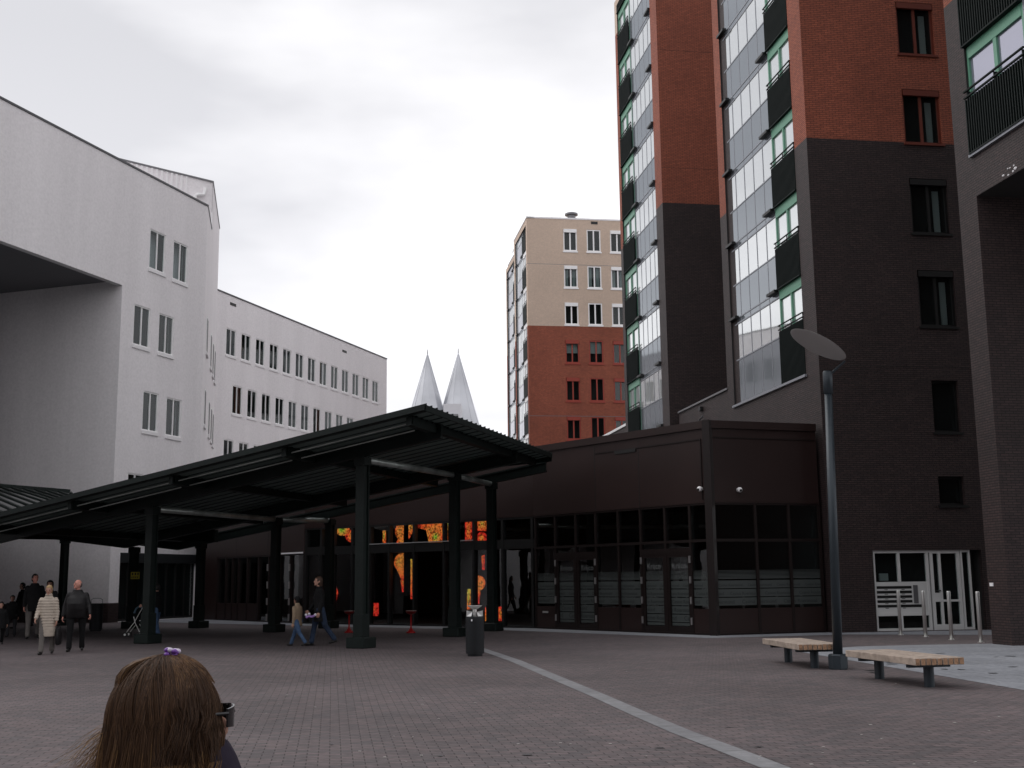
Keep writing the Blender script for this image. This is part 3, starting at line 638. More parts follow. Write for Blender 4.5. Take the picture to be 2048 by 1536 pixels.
# narrow end face, turning almost towards the camera
C2 = v2(F1.P(f1_end, 0)); e = v2(at_depth(437, 520, 69.5)); F1b = Wall(C2, (e - C2)); eb = (e - C2).length
bm = bmesh.new(); tcn = F1b.hit(426, 400)[0]; print('F1b', eb, tcn)
tcn = F1b.hit(425, 400)[0]; zp = F1b.hit(425, 357)[1]; print('zp', zp)
bm = bmesh.new(); F1b.shell(bm, 0, tcn, 0, zt1, [], .5, 0, 1); F1b.shell(bm, tcn, eb, 0, zp, [], .5, 0, 1); obj('wall', bm, WH, wb)
for lv in (zt1 - 3.3 - 3.77, zt1 - 3.3 - 3.77 * 2, zt1 - 3.3 - 3.77 * 3):
    for u in (2.2, 6.4, 8.9, 11.0):
        bm = bmesh.new(); F1b.box(bm, u, u + 1.0, lv, lv + 1.9, 0, .03); fo = obj('window', bm, M['white'], wb)
        bm = bmesh.new(); F1b.box(bm, u + .1, u + .9, lv + .1, lv + 1.8, .03, .04); obj('pane', bm, M['black'], fo)
        bm = bmesh.new(); F1b.box(bm, u - .05, u + 1.05, lv - .14, lv - .002, 0, .1); obj('sill', bm, M['sill'], fo)
# penthouse clad in ribbed sheet
P0 = F1b.P(tcn, 0); pd = Vector((math.sin(rad(47)), math.cos(rad(47)))); PW = Wall(v2(P0) - pd * 9, pd)
bm = bmesh.new(); PW.box(bm, 0, 8.99, zt1 - 1, zp, -.3, -.02)
obj('penthouse_wall', bm, M['render'], wb)
bm = bmesh.new()
for i in range(27): PW.box(bm, .1 + i * .28, .20 + i * .28, zt1 - 1, zp - .02, -.02, .035)
obj('ribbed_cladding', bm, M['sill'], wb)
bm = bmesh.new(); PW.box(bm, 0, 8.98, zp, zp + .08, -.3, .05); F1b.box(bm, tcn, eb, zp, zp + .09, -.3, .04); F1b.box(bm, 0, tcn, zt1, zt1 + .09, -.5, .04); obj('coping', bm, M['coping'], wb)
bm = bmesh.new(); a = PW.P(7.9, zt1 - .5, .12); b = PW.P(7.9, zp - 1.0, .12); tube(bm, [a, b, PW.P(8.1, zp - .9, .12), PW.P(8.4, zp - .85, .12), PW.P(8.5, zp - .45, .12)], .1, 8); obj('downpipe', bm, M['white'], wb)
# solid core
bm = bmesh.new()
poly = [v2(F1.P(-26, 0, -.52)), v2(F1.P(f1_end - .5, 0, -.52)), v2(F1b.P(.6, 0, -.52)), v2(F1b.P(eb, 0, -.52)), v2(F1b.P(eb, 0, -.52)) - WN * 14, v2(F1.P(-26, 0, -14))]
prism(bm, poly, zsf + .04, zt1 - .02); obj('core', bm, M['render'], wb)
bm = bmesh.new(); prism(bm, [v2(F1.P(.95, 0, -.95)), v2(F1.P(f1_end - .5, 0, -.95)), v2(F1b.P(eb, 0, -.6)), v2(F2.P(-24, 0, -22)), v2(F2.P(-24, 0, -.52)), v2(F2.P(-.95, 0, -.52))], 0, zsf - .01); obj('core', bm, M['render'], wb)
# black glazed front in the ground floor
bm = bmesh.new(); F1.box(bm, shop[0], shop[1], vz - .42, vz, -.2, .03); obj('fascia', bm, mat('dark_fascia', (.02, .022, .024), .5), wb)
n_ = 8; pw = (shop[1] - shop[0]) / n_
bm = bmesh.new()
for i in range(n_ + 1): F1.box(bm, shop[0] + i * pw - .04, shop[0] + i * pw + .04, 0.02, vz - .42, -.2, -.1)
F1.box(bm, shop[0], shop[1], .02, .12, -.19, -.11)
fo = obj('shopfront', bm, M['black'], wb)
bm = bmesh.new(); F1.box(bm, shop[0], shop[1], .12, vz - .42, -.16, -.15); obj('pane', bm, M['cglass'], fo)
# ================================================================ LONG WHITE WING
e3 = v2(at_depth(437, 590, 72.5)); F3 = Wall(e3, WD); f3_end = F3.hit(773.5, 760)[0]; zt3 = F3.hit(605, 650)[1]; print('wing', f3_end, zt3, F3.hit(440, 592)[1], F3.hit(770, 711)[1])
wg = empty('white_wing', (e3.x, e3.y, 0), 'long white rendered wing with rows of narrow windows, between big white building and spires', 'building')
r1 = F3.px_rect(453, 471.5, 654, 711); r1e = F3.px_rect(745, 756.5, 765, 811)
wd = 1.15
c0 = (r1[0] + r1[1]) / 2; c1 = (r1e[0] + r1e[1]) / 2; stp = (c1 - c0) / 12; zz1 = (r1[2] + r1e[2]) / 2 + .12; zz1t = (r1[3] + r1e[3]) / 2; print('wing win', r1, r1e, stp)
q2 = F3.px_rect(466.5, 482.5, 772, 833); c2 = (q2[0] + q2[1]) / 2; print(q2)
rws = [(c0, 13, zz1, zz1t), (c2, 12, q2[2] + .12, q2[3]), (F3.hit(457, 900)[0], 13, q2[2] + .12 - (zz1 - q2[2]), q2[3] - (zz1t - q2[3])), (c0, 13, q2[2] + .12 - (zz1 - q2[2]) * 2, q2[3] - (zz1t - q2[3]) * 2)]
hl = []
for c, n_, za, zb in rws:
    for i in range(n_):
        uc = c + stp * i
        if uc + wd / 2 < f3_end - .3: hl.append([uc - wd / 2, uc + wd / 2, za, zb])
bm = bmesh.new(); F3.shell(bm, -.5, f3_end, 0, zt3, hl, .5, 0, 1); obj('wall', bm, WH, wg)
for i, r in enumerate(hl): window(F3, r, wg, M['white'], mull=1, fw=.065, n=-.05, sill=.14, sillm=M['sill'], curtain=random.choice([0, 0, .3, .15]))
bm = bmesh.new(); F3.box(bm, -.5, f3_end + .02, zt3, zt3 + .09, -.5, .04); obj('coping', bm, mat('dark_coping', (.07, .07, .08), .5), wg)
bm = bmesh.new(); F3.box(bm, 0, f3_end, 0, zt3 - .02, -12, -.52); obj('core', bm, M['render'], wg)
for px, py in ((466, 609), (689, 703)):
    u, z = F3.hit(px, py); bm = bmesh.new(); F3.box(bm, u - .35, u + .35, z - .09, z + .09, 0, .02); obj('overflow', bm, M['black'], wg)

# ================================================================ unseen blocks behind the viewer, added to block low sky from glass and facades
def block(name, label, x0, x1, y0, y1, h, m, nx, ny):
    r = empty(name, (x0, y0, 0), label, 'building')
    bm = bmesh.new(); box(bm, x0, x1, y0, y1, 0, h); obj('wall', bm, m, r)
    bm = bmesh.new(); box(bm, x0 - .2, x1 + .2, y0 - .2, y1 + .2, h, h + .3); obj('coping', bm, M['coping'], r)
    for j in range(int(h // 3.3)):
        z = 1 + j * 3.3
        for i in range(nx):
            x = x0 + (x1 - x0) * (i + .5) / nx; bm = bmesh.new(); box(bm, x - .7, x + .7, y1, y1 + .05, z, z + 1.8); f = obj('window', bm, M['white'], r)
            bm = bmesh.new(); box(bm, x - .6, x + .6, y1 + .05, y1 + .06, z + .1, z + 1.7); obj('pane', bm, M['black'], f)
        for i in range(ny):
            y = y0 + (y1 - y0) * (i + .5) / ny; bm = bmesh.new(); box(bm, x1, x1 + .05, y - .7, y + .7, z, z + 1.8); f = obj('window', bm, M['white'], r)
            bm = bmesh.new(); box(bm, x1 + .05, x1 + .06, y - .6, y + .6, z + .1, z + 1.7); obj('pane', bm, M['black'], f)
block('brick_sky_blocker', 'unseen dark brick block added behind the viewer to block low sky light', -34, 40, -42, -28, 17, M['dark_brick'], 18, 0)
block('white_sky_blocker', 'unseen white rendered block added at left behind the viewer to block the horizon', -50, -34, -26, 18, 13, M['render'], 0, 10)
# ================================================================ CHURCH WITH TWIN SPIRES
DC = 165.0
ap = [at_depth(855, 706, DC), at_depth(916.5, 704, DC)]
ch = empty('church', (ap[0].x + 2, DC, 0), 'church with twin pale metal spires showing above the canopy ridge', 'church')
for k, a in enumerate(ap):
    bm = bmesh.new(); h = 22.0; r = h * .285; zc = a.z - h; n = 12
    v = [bm.verts.new((a.x + r * math.cos(2 * math.pi * i / n + .2), a.y + r * math.sin(2 * math.pi * i / n + .2), zc)) for i in range(n)]
    t = bm.verts.new((a.x, a.y, a.z))
    for i in range(n): bm.faces.new((v[i], v[(i + 1) % n], t))
    bm.faces.new(v[::-1]); sp = obj('spire', bm, M['spire'], ch)
    bm = bmesh.new()
    for i in range(n): bar(bm, v_ := (a.x + r * math.cos(2 * math.pi * i / n + .2), a.y + r * math.sin(2 * math.pi * i / n + .2), zc), (a.x, a.y, a.z), .06, .06)
    obj('seam', bm, M['spire'], sp)
    bm = bmesh.new(); cyl(bm, (a.x, a.y, a.z - .5), (a.x, a.y, a.z + .5), .09, .04); obj('finial', bm, M['coping'], sp)
bm = bmesh.new(); zc = ap[0].z - 22
for a in ap: box(bm, a.x - 4.2, a.x + 4.2, a.y - 4.2, a.y + 4.2, 0, zc)
box(bm, ap[0].x - 4.2, ap[1].x + 4.2, DC + 4.2, DC + 30, 0, zc * .8)
obj('wall', bm, M['beige_brick'], ch)
d0 = at_depth(905, 822, DC - 6.6); bm = bmesh.new(); box(bm, d0.x - 1.2, d0.x + 1.2, d0.y - .6, d0.y + 3, d0.z - 3, d0.z + .9); do = obj('dormer', bm, mat('dormer_sheet', (.62, .62, .65), .5), ch)
bm = bmesh.new(); box(bm, d0.x - .7, d0.x + .8, d0.y - .66, d0.y - .61, d0.z - 3, d0.z - .5); obj('louvre', bm, M['coping'], do)

# ================================================================ CASINO
cs = empty('casino', (cB.x, cB.y, 0), 'low dark brown casino pavilion with lettered glass front under and beside the canopy', 'casino')
CZ = 5.85; CL = Wall(cB, cA - cB); CR = Wall(cA, cC - cA); CE = Wall(cD, cB - cD); CW = Wall(cG, cD - cG)
lA, lC, lE, lW = (cA - cB).length, (cC - cA).length, (cB - cD).length, (cD - cG).length
print('casino', lA, lC, lE, lW, 'top', CL.hit(1425, 851)[1], CL.hit(1110, 904)[1], 'pan', CL.hit(1425, 1005)[1], 'tr', CL.hit(1425, 1080)[1], 'door', CL.hit(1340, 1108)[1], 'st', CL.hit(1420, 1141)[1], 'bot', CL.hit(1420, 1217)[1])
PZ = CL.hit(1425, 1004)[1]; TZ = CL.hit(1425, 1080)[1]; DZ = CL.hit(1340, 1108)[1]; SZ = CL.hit(1420, 1141)[1]; BZ = CL.hit(1420, 1218)[1]
def letters(w, u, z, s, txt, parent, m, n=.012, name='lettering', clip=None):
    c = bpy.data.curves.new('t', 'FONT'); c.body = txt; c.size = s; c.extrude = 0.001; c.resolution_u = 3
    o = bpy.data.objects.new('t', c); COL.objects.link(o); dg = bpy.context.evaluated_depsgraph_get(); dg.update()
    me = bpy.data.meshes.new_from_object(o.evaluated_get(dg)); bpy.data.objects.remove(o)
    for v in me.vertices: v.co = w.P(u + v.co.x, z + v.co.y, n + v.co.z)
    if clip:
        bm = bmesh.new(); bm.from_mesh(me)
        for uu, sg in ((clip[0], -1), (clip[1], 1)):
            p = w.P(uu, 0); nn = Vector((w.d.x, w.d.y, 0)) * sg
            bmesh.ops.bisect_plane(bm, geom=bm.verts[:] + bm.edges[:] + bm.faces[:], plane_co=p, plane_no=nn, clear_outer=True)
        bm.to_mesh(me); bm.free()
    if not len(me.polygons): return None
    return mobj(name, me, m, parent, smooth=False)
M['ink'] = mat('dark_lettering', (.018, .022, .022), .6); M['ink2'] = mat('pale_lettering', (.16, .17, .17), .6)
def casino_front(w, L_, xs, doors, film=True, seams=()):
    """xs = mullion positions, doors = set of bays that are door leaves"""
    bm = bmesh.new(); w.box(bm, 0, L_, PZ, CZ, -.25, 0)
    w.box(bm, 0, L_, CZ, CZ + .22, -.3, .06)
    obj('panel', bm, M['brown'], cs)
    bm = bmesh.new()
    for s in seams: w.box(bm, s - .012, s + .012, PZ, CZ - .02, 0, .004)
    if seams: obj('panel_joint', bm, M['black'], cs)
    bm = bmesh.new()
    for x in xs: w.box(bm, x - .04, x + .04, .06, PZ, -.16, -.02)
    w.box(bm, 0, L_, TZ - .04, TZ + .04, -.15, -.03); w.box(bm, 0, L_, PZ - .06, PZ - .001, -.15, -.018); w.box(bm, 0, L_, 0, .06, -.2, 0)
    obj('window_frame', bm, M['brown2'], cs)
    for i in range(len(xs) - 1):
        a, b = xs[i] + .04, xs[i + 1] - .04; dr = i in doors
        if not dr:
            bm = bmesh.new(); w.box(bm, a - .02, b + .02, .06, BZ, -.14, -.035); obj('apron_panel', bm, M['brown'], cs)
        bm = bmesh.new(); w.box(bm, a, b, BZ if not dr else .1, PZ - .06, -.085, -.075); po = obj('window', bm, M['cglass'], cs)
        if dr:
            bm = bmesh.new()
            w.box(bm, a, a + .09, .06, DZ, -.15, -.03); w.box(bm, b - .09, b, .06, DZ, -.15, -.03); w.box(bm, a + .09, b - .09, .06, .22, -.15, -.03); w.box(bm, a + .09, b - .09, DZ - .1, DZ, -.15, -.03); w.box(bm, a, b, DZ, DZ + .16, -.16, -.02)
            dd = obj('door', bm, M['brown2'], cs)
            hx = a - .02 if (i - 1) not in doors else b + .02
            bm = bmesh.new()
            for k in range(4): z = .28 + k * (DZ - .55) / 3; w.box(bm, hx - .022, hx + .022, z, z + .2, -.02, .02)
            obj('hinge', bm, mat('pale_metal', (.42, .40, .40), .35, .6), dd)
            a += .1; b -= .1
        if film:
            bands = [(SZ - .02 - .24 * (k + 1), SZ - .02 - .24 * (k + 1) + .215) for k in range(1, 4)]
            if dr: bands += [(SZ - .26 - .24 * (k + 1), SZ - .26 - .24 * (k + 1) + .215) for k in range(3, 5)]
            bm = bmesh.new()
            for k in range(7): z = SZ - .035 * k; w.box(bm, a + .01, b - .01, z - .012 - .0025 * k, z, -.074, -.072)
            for z0, z1 in bands:
                if z1 > .3: w.box(bm, a + .01, b - .01, max(z0, BZ + .02 if not dr else .25), z1, -.074, -.072)
            if dr: w.box(bm, a + .01, b - .01, .24, .32, -.074, -.072)
            fo = obj('frosted_film', bm, M['film'], po)
            for k, (z0, z1) in enumerate(bands):
                s = (.105, .125, .15, .17, .19)[k]
                if z0 < BZ and not dr: continue
                per = s * 9.0; st = 0.37 * k + .2
                j = math.floor((a - st) / per) - 1
                while st + j * per < b:
                    letters(w, st + j * per, z0 + .05, s, 'Casino Roermond', fo, M['ink'], -.071, clip=(a + .02, b - .02)); j += 1
            if dr: letters(w, a + .06, DZ - .42, .24, 'Krijco', po, M['ink2'], -.071, clip=(a, b))
xsL = [0.04] + [T(CL, x, 1060) for x in (1108, 1149, 1189, 1234, 1279, 1328, 1378)] + [lA - .12]
casino_front(CL, lA, xsL, {1, 2, 5, 6}, seams=[T(CL, x, 930) for x in (1189, 1277)])
xsR = [.12, T(CR, 1513, 1060), T(CR, 1580, 1060), lC]
casino_front(CR, lC, xsR, set(), seams=[])
bm = bmesh.new(); c = CL.P(lA, 0); box(bm, -.11, .11, -.11, .11, 0, CZ + .22)
cp = obj('corner_post', bm, M['brown2'], None); cp.parent = cs; cp.matrix_basis = Matrix.Translation(c) @ Matrix.Rotation(math.atan2(CL.d.y, CL.d.x) + .35, 4, 'Z'); cp.matrix_parent_inverse = cs.matrix_basis.inverted()
# raised frame line on the upper panels
bm = bmesh.new(); a = T(CL, 1190, 930); CL.box(bm, a, lA - .25, CZ - .32, CZ - .28, 0, .025); CL.box(bm, lA - .29, lA - .25, PZ + .1, CZ - .32, 0, .025); CR.box(bm, .2, lC - .05, CZ - .28, CZ - .25, 0, .025); obj('panel_trim', bm, M['brown2'], cs)
bm = bmesh.new(); u, z = CL.hit(1252, 902); CL.box(bm, u - .5, u + .45, z - .06, z + .05, 0, .03); obj('vent_grille', bm, M['black'], cs)
# entrance segment
xsE = [.05] + [T(CE, x, 1150) for x in (640, 664, 702, 738, 776, 826, 886, 946, 980, 1004)] + [lE - .1]
def PE(px, py): return CE.hit(px, py)
bm = bmesh.new(); CE.box(bm, 0, lE, PZ, CZ, -.25, 0); CE.box(bm, 0, lE, CZ, CZ + .22, -.3, .06); obj('panel', bm, M['brown'], cs)
bm = bmesh.new()
for i, x in enumerate(xsE):
    top = PZ
    CE.box(bm, x - .05, x + .05, .03, top, -.2, -.02)
CE.box(bm, 0, lE, PZ - .07, PZ - .001, -.19, -.018); CE.box(bm, 0, lE, TZ - .0, TZ + .32, -.19, -.03); CE.box(bm, 0, lE, .0, .06, -.18, -.03)
obj('window_frame', bm, M['black'], cs)
bm = bmesh.new(); CE.box(bm, xsE[4], xsE[8], TZ + .33, TZ + .36, -.15, .0); obj('light_trim', bm, mat('pale_trim', (.35, .35, .35), .4), cs)
for i in range(len(xsE) - 1):
    for (za, zb) in ((.06, TZ), (TZ + .32, PZ - .07)):
        if i == 6 and za < 1: continue      # the open doorway
        bm = bmesh.new(); CE.box(bm, xsE[i] + .05, xsE[i + 1] - .05, za, zb, -.12, -.11); obj('window', bm, M['cglass'], cs)
# lit flower panels inside
def art_mat():
    m = bpy.data.materials.new('lit_flower_print'); m.use_nodes = True; t = m.node_tree; t.nodes.clear(); o = N(t, 'ShaderNodeOutputMaterial'); e = N(t, 'ShaderNodeEmission'); e.inputs[1].default_value = 0.85
    uv = N(t, 'ShaderNodeUVMap'); uv.uv_map = 'UVMap'; sp = N(t, 'ShaderNodeSeparateXYZ'); cr = N(t, 'ShaderNodeValToRGB')
    cr.color_ramp.elements[0].color = (.10, .35, .02, 1); cr.color_ramp.elements[1].color = (.75, .03, .02, 1)
    for p, c in ((.30, (.35, .50, .04)), (.52, (.75, .28, .05)), (.78, (.95, .16, .03))) :
        el = cr.color_ramp.elements.new(p)
        el.color = (*c, 1); el.position = p
    nz = N(t, 'ShaderNodeTexVoronoi'); nz.inputs['Scale'].default_value = 22; tc = N(t, 'ShaderNodeTexCoord'); ad = N(t, 'ShaderNodeMath', operation='MULTIPLY_ADD'); ad.inputs[1].default_value = .35; 
    n2 = N(t, 'ShaderNodeTexNoise'); n2.inputs['Scale'].default_value = 14; r = N(t, 'ShaderNodeMapRange'); r.inputs['From Min'].default_value = .38; r.inputs['From Max'].default_value = .58; r.inputs['To Min'].default_value = .18; r.inputs['To Max'].default_value = 1.15
    x = N(t, 'ShaderNodeMixRGB', blend_type='MULTIPLY'); x.inputs[0].default_value = 1; l = t.links.new
    l(uv.outputs[0], sp.inputs[0]); l(tc.outputs['Object'], nz.inputs['Vector']); l(tc.outputs['Object'], n2.inputs['Vector']); l(nz.outputs['Distance'], ad.inputs[0]); l(sp.outputs['X'], ad.inputs[2]); l(ad.outputs[0], cr.inputs[0])
    l(cr.outputs[0], x.inputs[1]); l(n2.outputs['Fac'], r.inputs['Value']); l(r.outputs[0], x.inputs[2]); l(x.outputs[0], e.inputs[0]); l(e.outputs[0], o.inputs[0])
    return m
AM = art_mat()
def art(outer, center, bright=1.0, n=-.42, rmax=None, toff=0.0):
    """outer: list of photo pixels outlining a lit panel; colour runs out from `center`"""
    w2_ = Wall(CE.p + CE.n * n, CE.d); bm = bmesh.new(); pts = [w2_.hit(*p) for p in outer]; c = w2_.hit(*center)
    fr_ = [bm.verts.new(CE.P(u, z, n)) for u, z in pts]; bk = [bm.verts.new(CE.P(u, z, n - .04)) for u, z in pts]
    cu_ = sum(p[0] for p in pts) / len(pts); cz_ = sum(p[1] for p in pts) / len(pts); mid = bm.verts.new(CE.P(cu_, cz_, n)); k = len(pts)
    for i in range(k): bm.faces.new((fr_[i], fr_[(i + 1) % k], mid)); bm.faces.new((fr_[i], bk[i], bk[(i + 1) % k], fr_[(i + 1) % k]))
    bm.faces.new(bk)
    o = obj('light_panel', bm, AM, cs); R_ = rmax or max(math.hypot(u - c[0], z - c[1]) for u, z in pts); uvl = o.data.uv_layers[0]
    for p in o.data.polygons:
        for li in p.loop_indices:
            co = o.data.vertices[o.data.loops[li].vertex_index].co; uu = (v2(co) - CE.p).dot(CE.d); uvl.data[li].uv = (math.hypot(uu - c[0], co.z - c[1]) / R_ * .72 + toff * .75 - .06, 0)
    return o
def circ(x, y, rx, ry=None, a0=0, a1=360, n=22): ry = ry or rx; return [(x + rx * math.cos(rad(a0 + (a1 - a0) * i / (n if a1 - a0 >= 360 else n - 1))), y + ry * math.sin(rad(a0 + (a1 - a0) * i / (n if a1 - a0 >= 360 else n - 1)))) for i in range(n)]
art(circ(684, 1058, 13.5), (684, 1058)); art(circ(703, 1072, 12.5), (703, 1072), n=-.5, toff=.5)
art([(736, 1039), (744, 1039), (743, 1050), (736, 1058)], (730, 1040), toff=.4)
art([(765, 1061), (770.5, 1061), (770.5, 1086), (765, 1086)], (768, 1070), toff=.1)
art(circ(806, 1063, 16, 18, 90, 270) , (806, 1063)); art(circ(806, 1084, 13, 8, 90, 270), (806, 1080), n=-.46, toff=.2)
art([(817, 1041), (828, 1041), (828, 1055), (817, 1078)], (817, 1045), toff=.2)
art([(836, 1040), (885, 1040), (885, 1087), (858, 1087), (852, 1060), (836, 1056)], (872, 1074), rmax=1.0, toff=.25)
art(circ(871, 1074, 13), (871, 1074), n=-.38, toff=.1)
art([(892, 1039), (894.5, 1039), (894.5, 1088), (892, 1088)], (893, 1045), toff=.15)
art([(930, 1036), (943, 1036), (943, 1086), (930, 1086)], (943, 1060), toff=.42)
art([(953, 1033), (976, 1033), (975, 1062), (953, 1062)], (965, 1045), toff=.25); art(circ(963, 1076, 10.5, 12), (963, 1076), n=-.38, toff=.55)
art(circ(806, 1125, 18, 19, 90, 270, 14) + [(806, 1110)], (804, 1124)); art([(794, 1140), (806, 1140), (806, 1162), (803, 1160)], (800, 1130), toff=.3, n=-.44); art([(801, 1160), (806, 1160), (806, 1184), (804, 1184)], (806, 1160), toff=.6, n=-.46)
art([(821, 1118), (823.5, 1118), (823.5, 1198), (821, 1198)], (822, 1130), toff=.25)
art(circ(956, 1166, 13, 15, -90, 90), (955, 1168)); art([(953, 1180), (960, 1180), (957, 1209), (952, 1209)], (955, 1170), toff=.5)
art([(934, 1178), (940, 1178), (940, 1219), (934, 1219)], (937, 1190), toff=.02); art([(970, 1214), (979, 1214), (979, 1242), (970, 1242)], (975, 1235), toff=.3); art([(997, 1214), (1001, 1213), (1005, 1222), (1005, 1242), (997, 1242)], (998, 1228), toff=.35)
art([(668, 1176), (672, 1174), (675, 1186), (672, 1200), (668, 1200)], (668, 1185), toff=.5); art([(738, 1208), (744, 1206), (756, 1206), (756, 1232), (740, 1232)], (750, 1220), toff=.75, n=-1.5)
art([(963, 1112), (968, 1110), (968, 1140), (964, 1140)], (964, 1120), toff=.55, n=-1.3)
# west segment
bm = bmesh.new(); WZ = CW.hit(560, 1108)[1]; print('WZ', WZ)
xsW = [.05] + [T(CW, x, 1180) for x in (432, 449, 462, 474, 492, 514, 535, 556, 578)] + [lW - .05]
bm = bmesh.new(); CW.box(bm, 0, lW, WZ, CZ, -.25, 0); CW.box(bm, 0, lW, CZ, CZ + .22, -.3, .06); CW.box(bm, 0, xsW[1], 0, WZ, -.25, 0); obj('panel', bm, M['brown'], cs)
bm = bmesh.new()
for s in (473, 536): u = T(CW, s, 1080); CW.box(bm, u - .012, u + .012, WZ, CZ, 0, .004)
obj('panel_joint', bm, M['black'], cs)
bm = bmesh.new()
for x in xsW[1:]: CW.box(bm, x - .045, x + .045, .03, WZ, -.18, -.02)
CW.box(bm, xsW[1], lW, WZ - .08, WZ - .001, -.17, -.018); CW.box(bm, xsW[1], lW, 0, .06, -.17, -.02)
obj('window_frame', bm, M['brown2'], cs)
bm = bmesh.new(); CW.box(bm, T(CW, 556, 1108), lW - .1, WZ - .02, WZ + .04, -.0, .05); obj('light_trim', bm, M['sill'], cs)
for i in range(1, len(xsW) - 1):
    lo = .75 if i < 6 else .06
    bm = bmesh.new(); CW.box(bm, xsW[i] + .045, xsW[i + 1] - .045, lo, WZ - .08, -.12, -.11); obj('window', bm, M['cglass'], cs)
    if i < 6: bm = bmesh.new(); CW.box(bm, xsW[i] + .045, xsW[i + 1] - .045, .06, lo, -.15, -.05); obj('apron_panel', bm, M['brown'], cs)
for px in (534, 578):
    u = T(CW, px, 1190); bm = bmesh.new()
    for y in (1135, 1170, 1203, 1235): z = CW.hit(px, y)[1]; CW.box(bm, u - .025, u + .025, z - .14, z + .14, -.02, .03)
    obj('hinge', bm, mat('pale_metal', (.42, .40, .40), .35, .6), cs)
# roof, back walls, floor
bm = bmesh.new(); inn = [v2(w_.P(u, 0, -.26)) for w_, u in ((CW, 0), (CE, 0), (CL, 0), (CR, 0), (CR, lC))]
back = [cC + SD * 9, cB + Vector((6, 12)), cD + Vector((3, 12)), cG + Vector((1, 8))]
prism(bm, inn + back, CZ - .1, CZ + .12); obj('roof', bm, mat('roofing_felt', (.05, .05, .052), .9), cs)
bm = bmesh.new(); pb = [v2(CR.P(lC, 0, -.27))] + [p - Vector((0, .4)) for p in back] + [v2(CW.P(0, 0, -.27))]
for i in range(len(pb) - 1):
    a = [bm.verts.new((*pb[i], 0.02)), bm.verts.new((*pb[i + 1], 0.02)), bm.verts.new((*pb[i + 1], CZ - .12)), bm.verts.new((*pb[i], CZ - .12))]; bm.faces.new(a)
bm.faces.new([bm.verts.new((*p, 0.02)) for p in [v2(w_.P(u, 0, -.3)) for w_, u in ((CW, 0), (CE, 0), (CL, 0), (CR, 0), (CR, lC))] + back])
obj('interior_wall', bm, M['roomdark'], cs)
# security domes
for w_, px, py in ((CL, 1404, 978), (CR, 1476, 980)):
    u, z = w_.hit(px, py); bm = bmesh.new(); c = w_.P(u, z, .1); ball(bm, c, .075, .075, .075, 14); cyl(bm, w_.P(u, z, 0), w_.P(u, z, .08), .06); co = obj('camera_dome', bm, M['white'], cs, smooth=True)
    bm = bmesh.new(); nn = Vector((w_.n.x, w_.n.y, -.35)).normalized(); ball(bm, Vector(c) + nn * .045, .045, .045, .045, 10); obj('lens', bm, M['black'], co, smooth=True)
u, z = CW.hit(594, 1044); bm = bmesh.new(); ball(bm, CW.P(u, z, .25), .13, .13, .09, 12); cyl(bm, CW.P(u, z, 0), CW.P(u, z, .25), .04); obj('camera_dome', bm, M['white'], cs, smooth=True)
u, z = CL.hit(1090, 1224); bm = bmesh.new(); CL.box(bm, u - .13, u + .13, z - .03, z + .03, -.04, .0); obj('letter_slot', bm, M['stain'], cs)

# ================================================================ CANOPY
pC1, pC2 = ground(722, 1296), ground(295, 1287); pC3 = ground(910, 1273); pC4 = ground(548, 1264); pC5 = ground(985, 1262); pC7 = ground(657, 1256.5); pC6 = ground(397, 1256)
pC8 = ground(122, 1251); pC0 = pC2 + (pC2 - pC1); pC9 = pC4 + (pC4 - pC3)
E0 = ray(850, 812); E1 = ray(1103, 909)
ZT0 = 5.50
E0 = Vector((0, 0, CAMH)) + E0 * ((ZT0 - CAMH) / E0.z); E1 = Vector((0, 0, CAMH)) + E1 * ((ZT0 - CAMH) / E1.z)
cv = v2(E1) - v2(E0); cvl = cv.length; cv.normalize(); cu_ = (v2(pC2) - v2(pC1)).normalized()
print('canopy E', E0, E1, 'v', cv, cvl, 'u', cu_, 'C1', pC1, 'C2', pC2, pC3, pC4, pC5, pC7, pC6, pC8)
det = cv.x * cu_.y - cv.y * cu_.x
def ab(p):
    d = v2(p) - v2(E0); return ((d.x * cu_.y - d.y * cu_.x) / det, (cv.x * d.y - cv.y * d.x) / det)
SL = 0.135; BV = 16.2
def ztop(b, a=0):
    return ZT0 - SL * b if b < BV else ZT0 - SL * BV + .11 * (b - BV)
def CP(a, b, dz=0.0):
    p = v2(E0) + cv * a + cu_ * b; return Vector((p.x, p.y, ztop(b) + dz))
for n_, p in (('C1', pC1), ('C2', pC2), ('C3', pC3), ('C4', pC4), ('C5', pC5), ('C7', pC7), ('C6', pC6), ('C8', pC8)): print(n_, ab(p), 'top', ztop(ab(p)[1]))
cn = empty('canopy', (pC1.x, pC1.y, 0), 'big dark green steel canopy with sloping roof on square columns over the square', 'canopy')
BE = 27.0
def slabq(bm, a0, a1, b0, b1, d0, d1, mi=0):
    hexa(bm, [CP(a0, b0, d0), CP(a1, b0, d0), CP(a1, b1, d0), CP(a0, b1, d0), CP(a0, b0, d1), CP(a1, b0, d1), CP(a1, b1, d1), CP(a0, b1, d1)], mi)
for b0, b1 in ((0, BV), (BV + .001, BE)):
    bm = bmesh.new(); slabq(bm, 0, cvl, b0, b1, -.05, 0.0); ro = obj('roof_sheet', bm, M['canodeck'], cn)
    bm = bmesh.new(); k = 0; a = .02
    while a < cvl: slabq(bm, a, a + .03, b0 - (0.03 if b0 == 0 else 0), b1, 0, .06); a += .36
    obj('standing_seam', bm, M['cano'], ro)
    bm = bmesh.new(); a = .3
    while a < cvl: slabq(bm, a, a + .03, b0 + .02, b1, -.075, -.05); a += .55
    obj('underside_joint', bm, M['canorib'], ro)
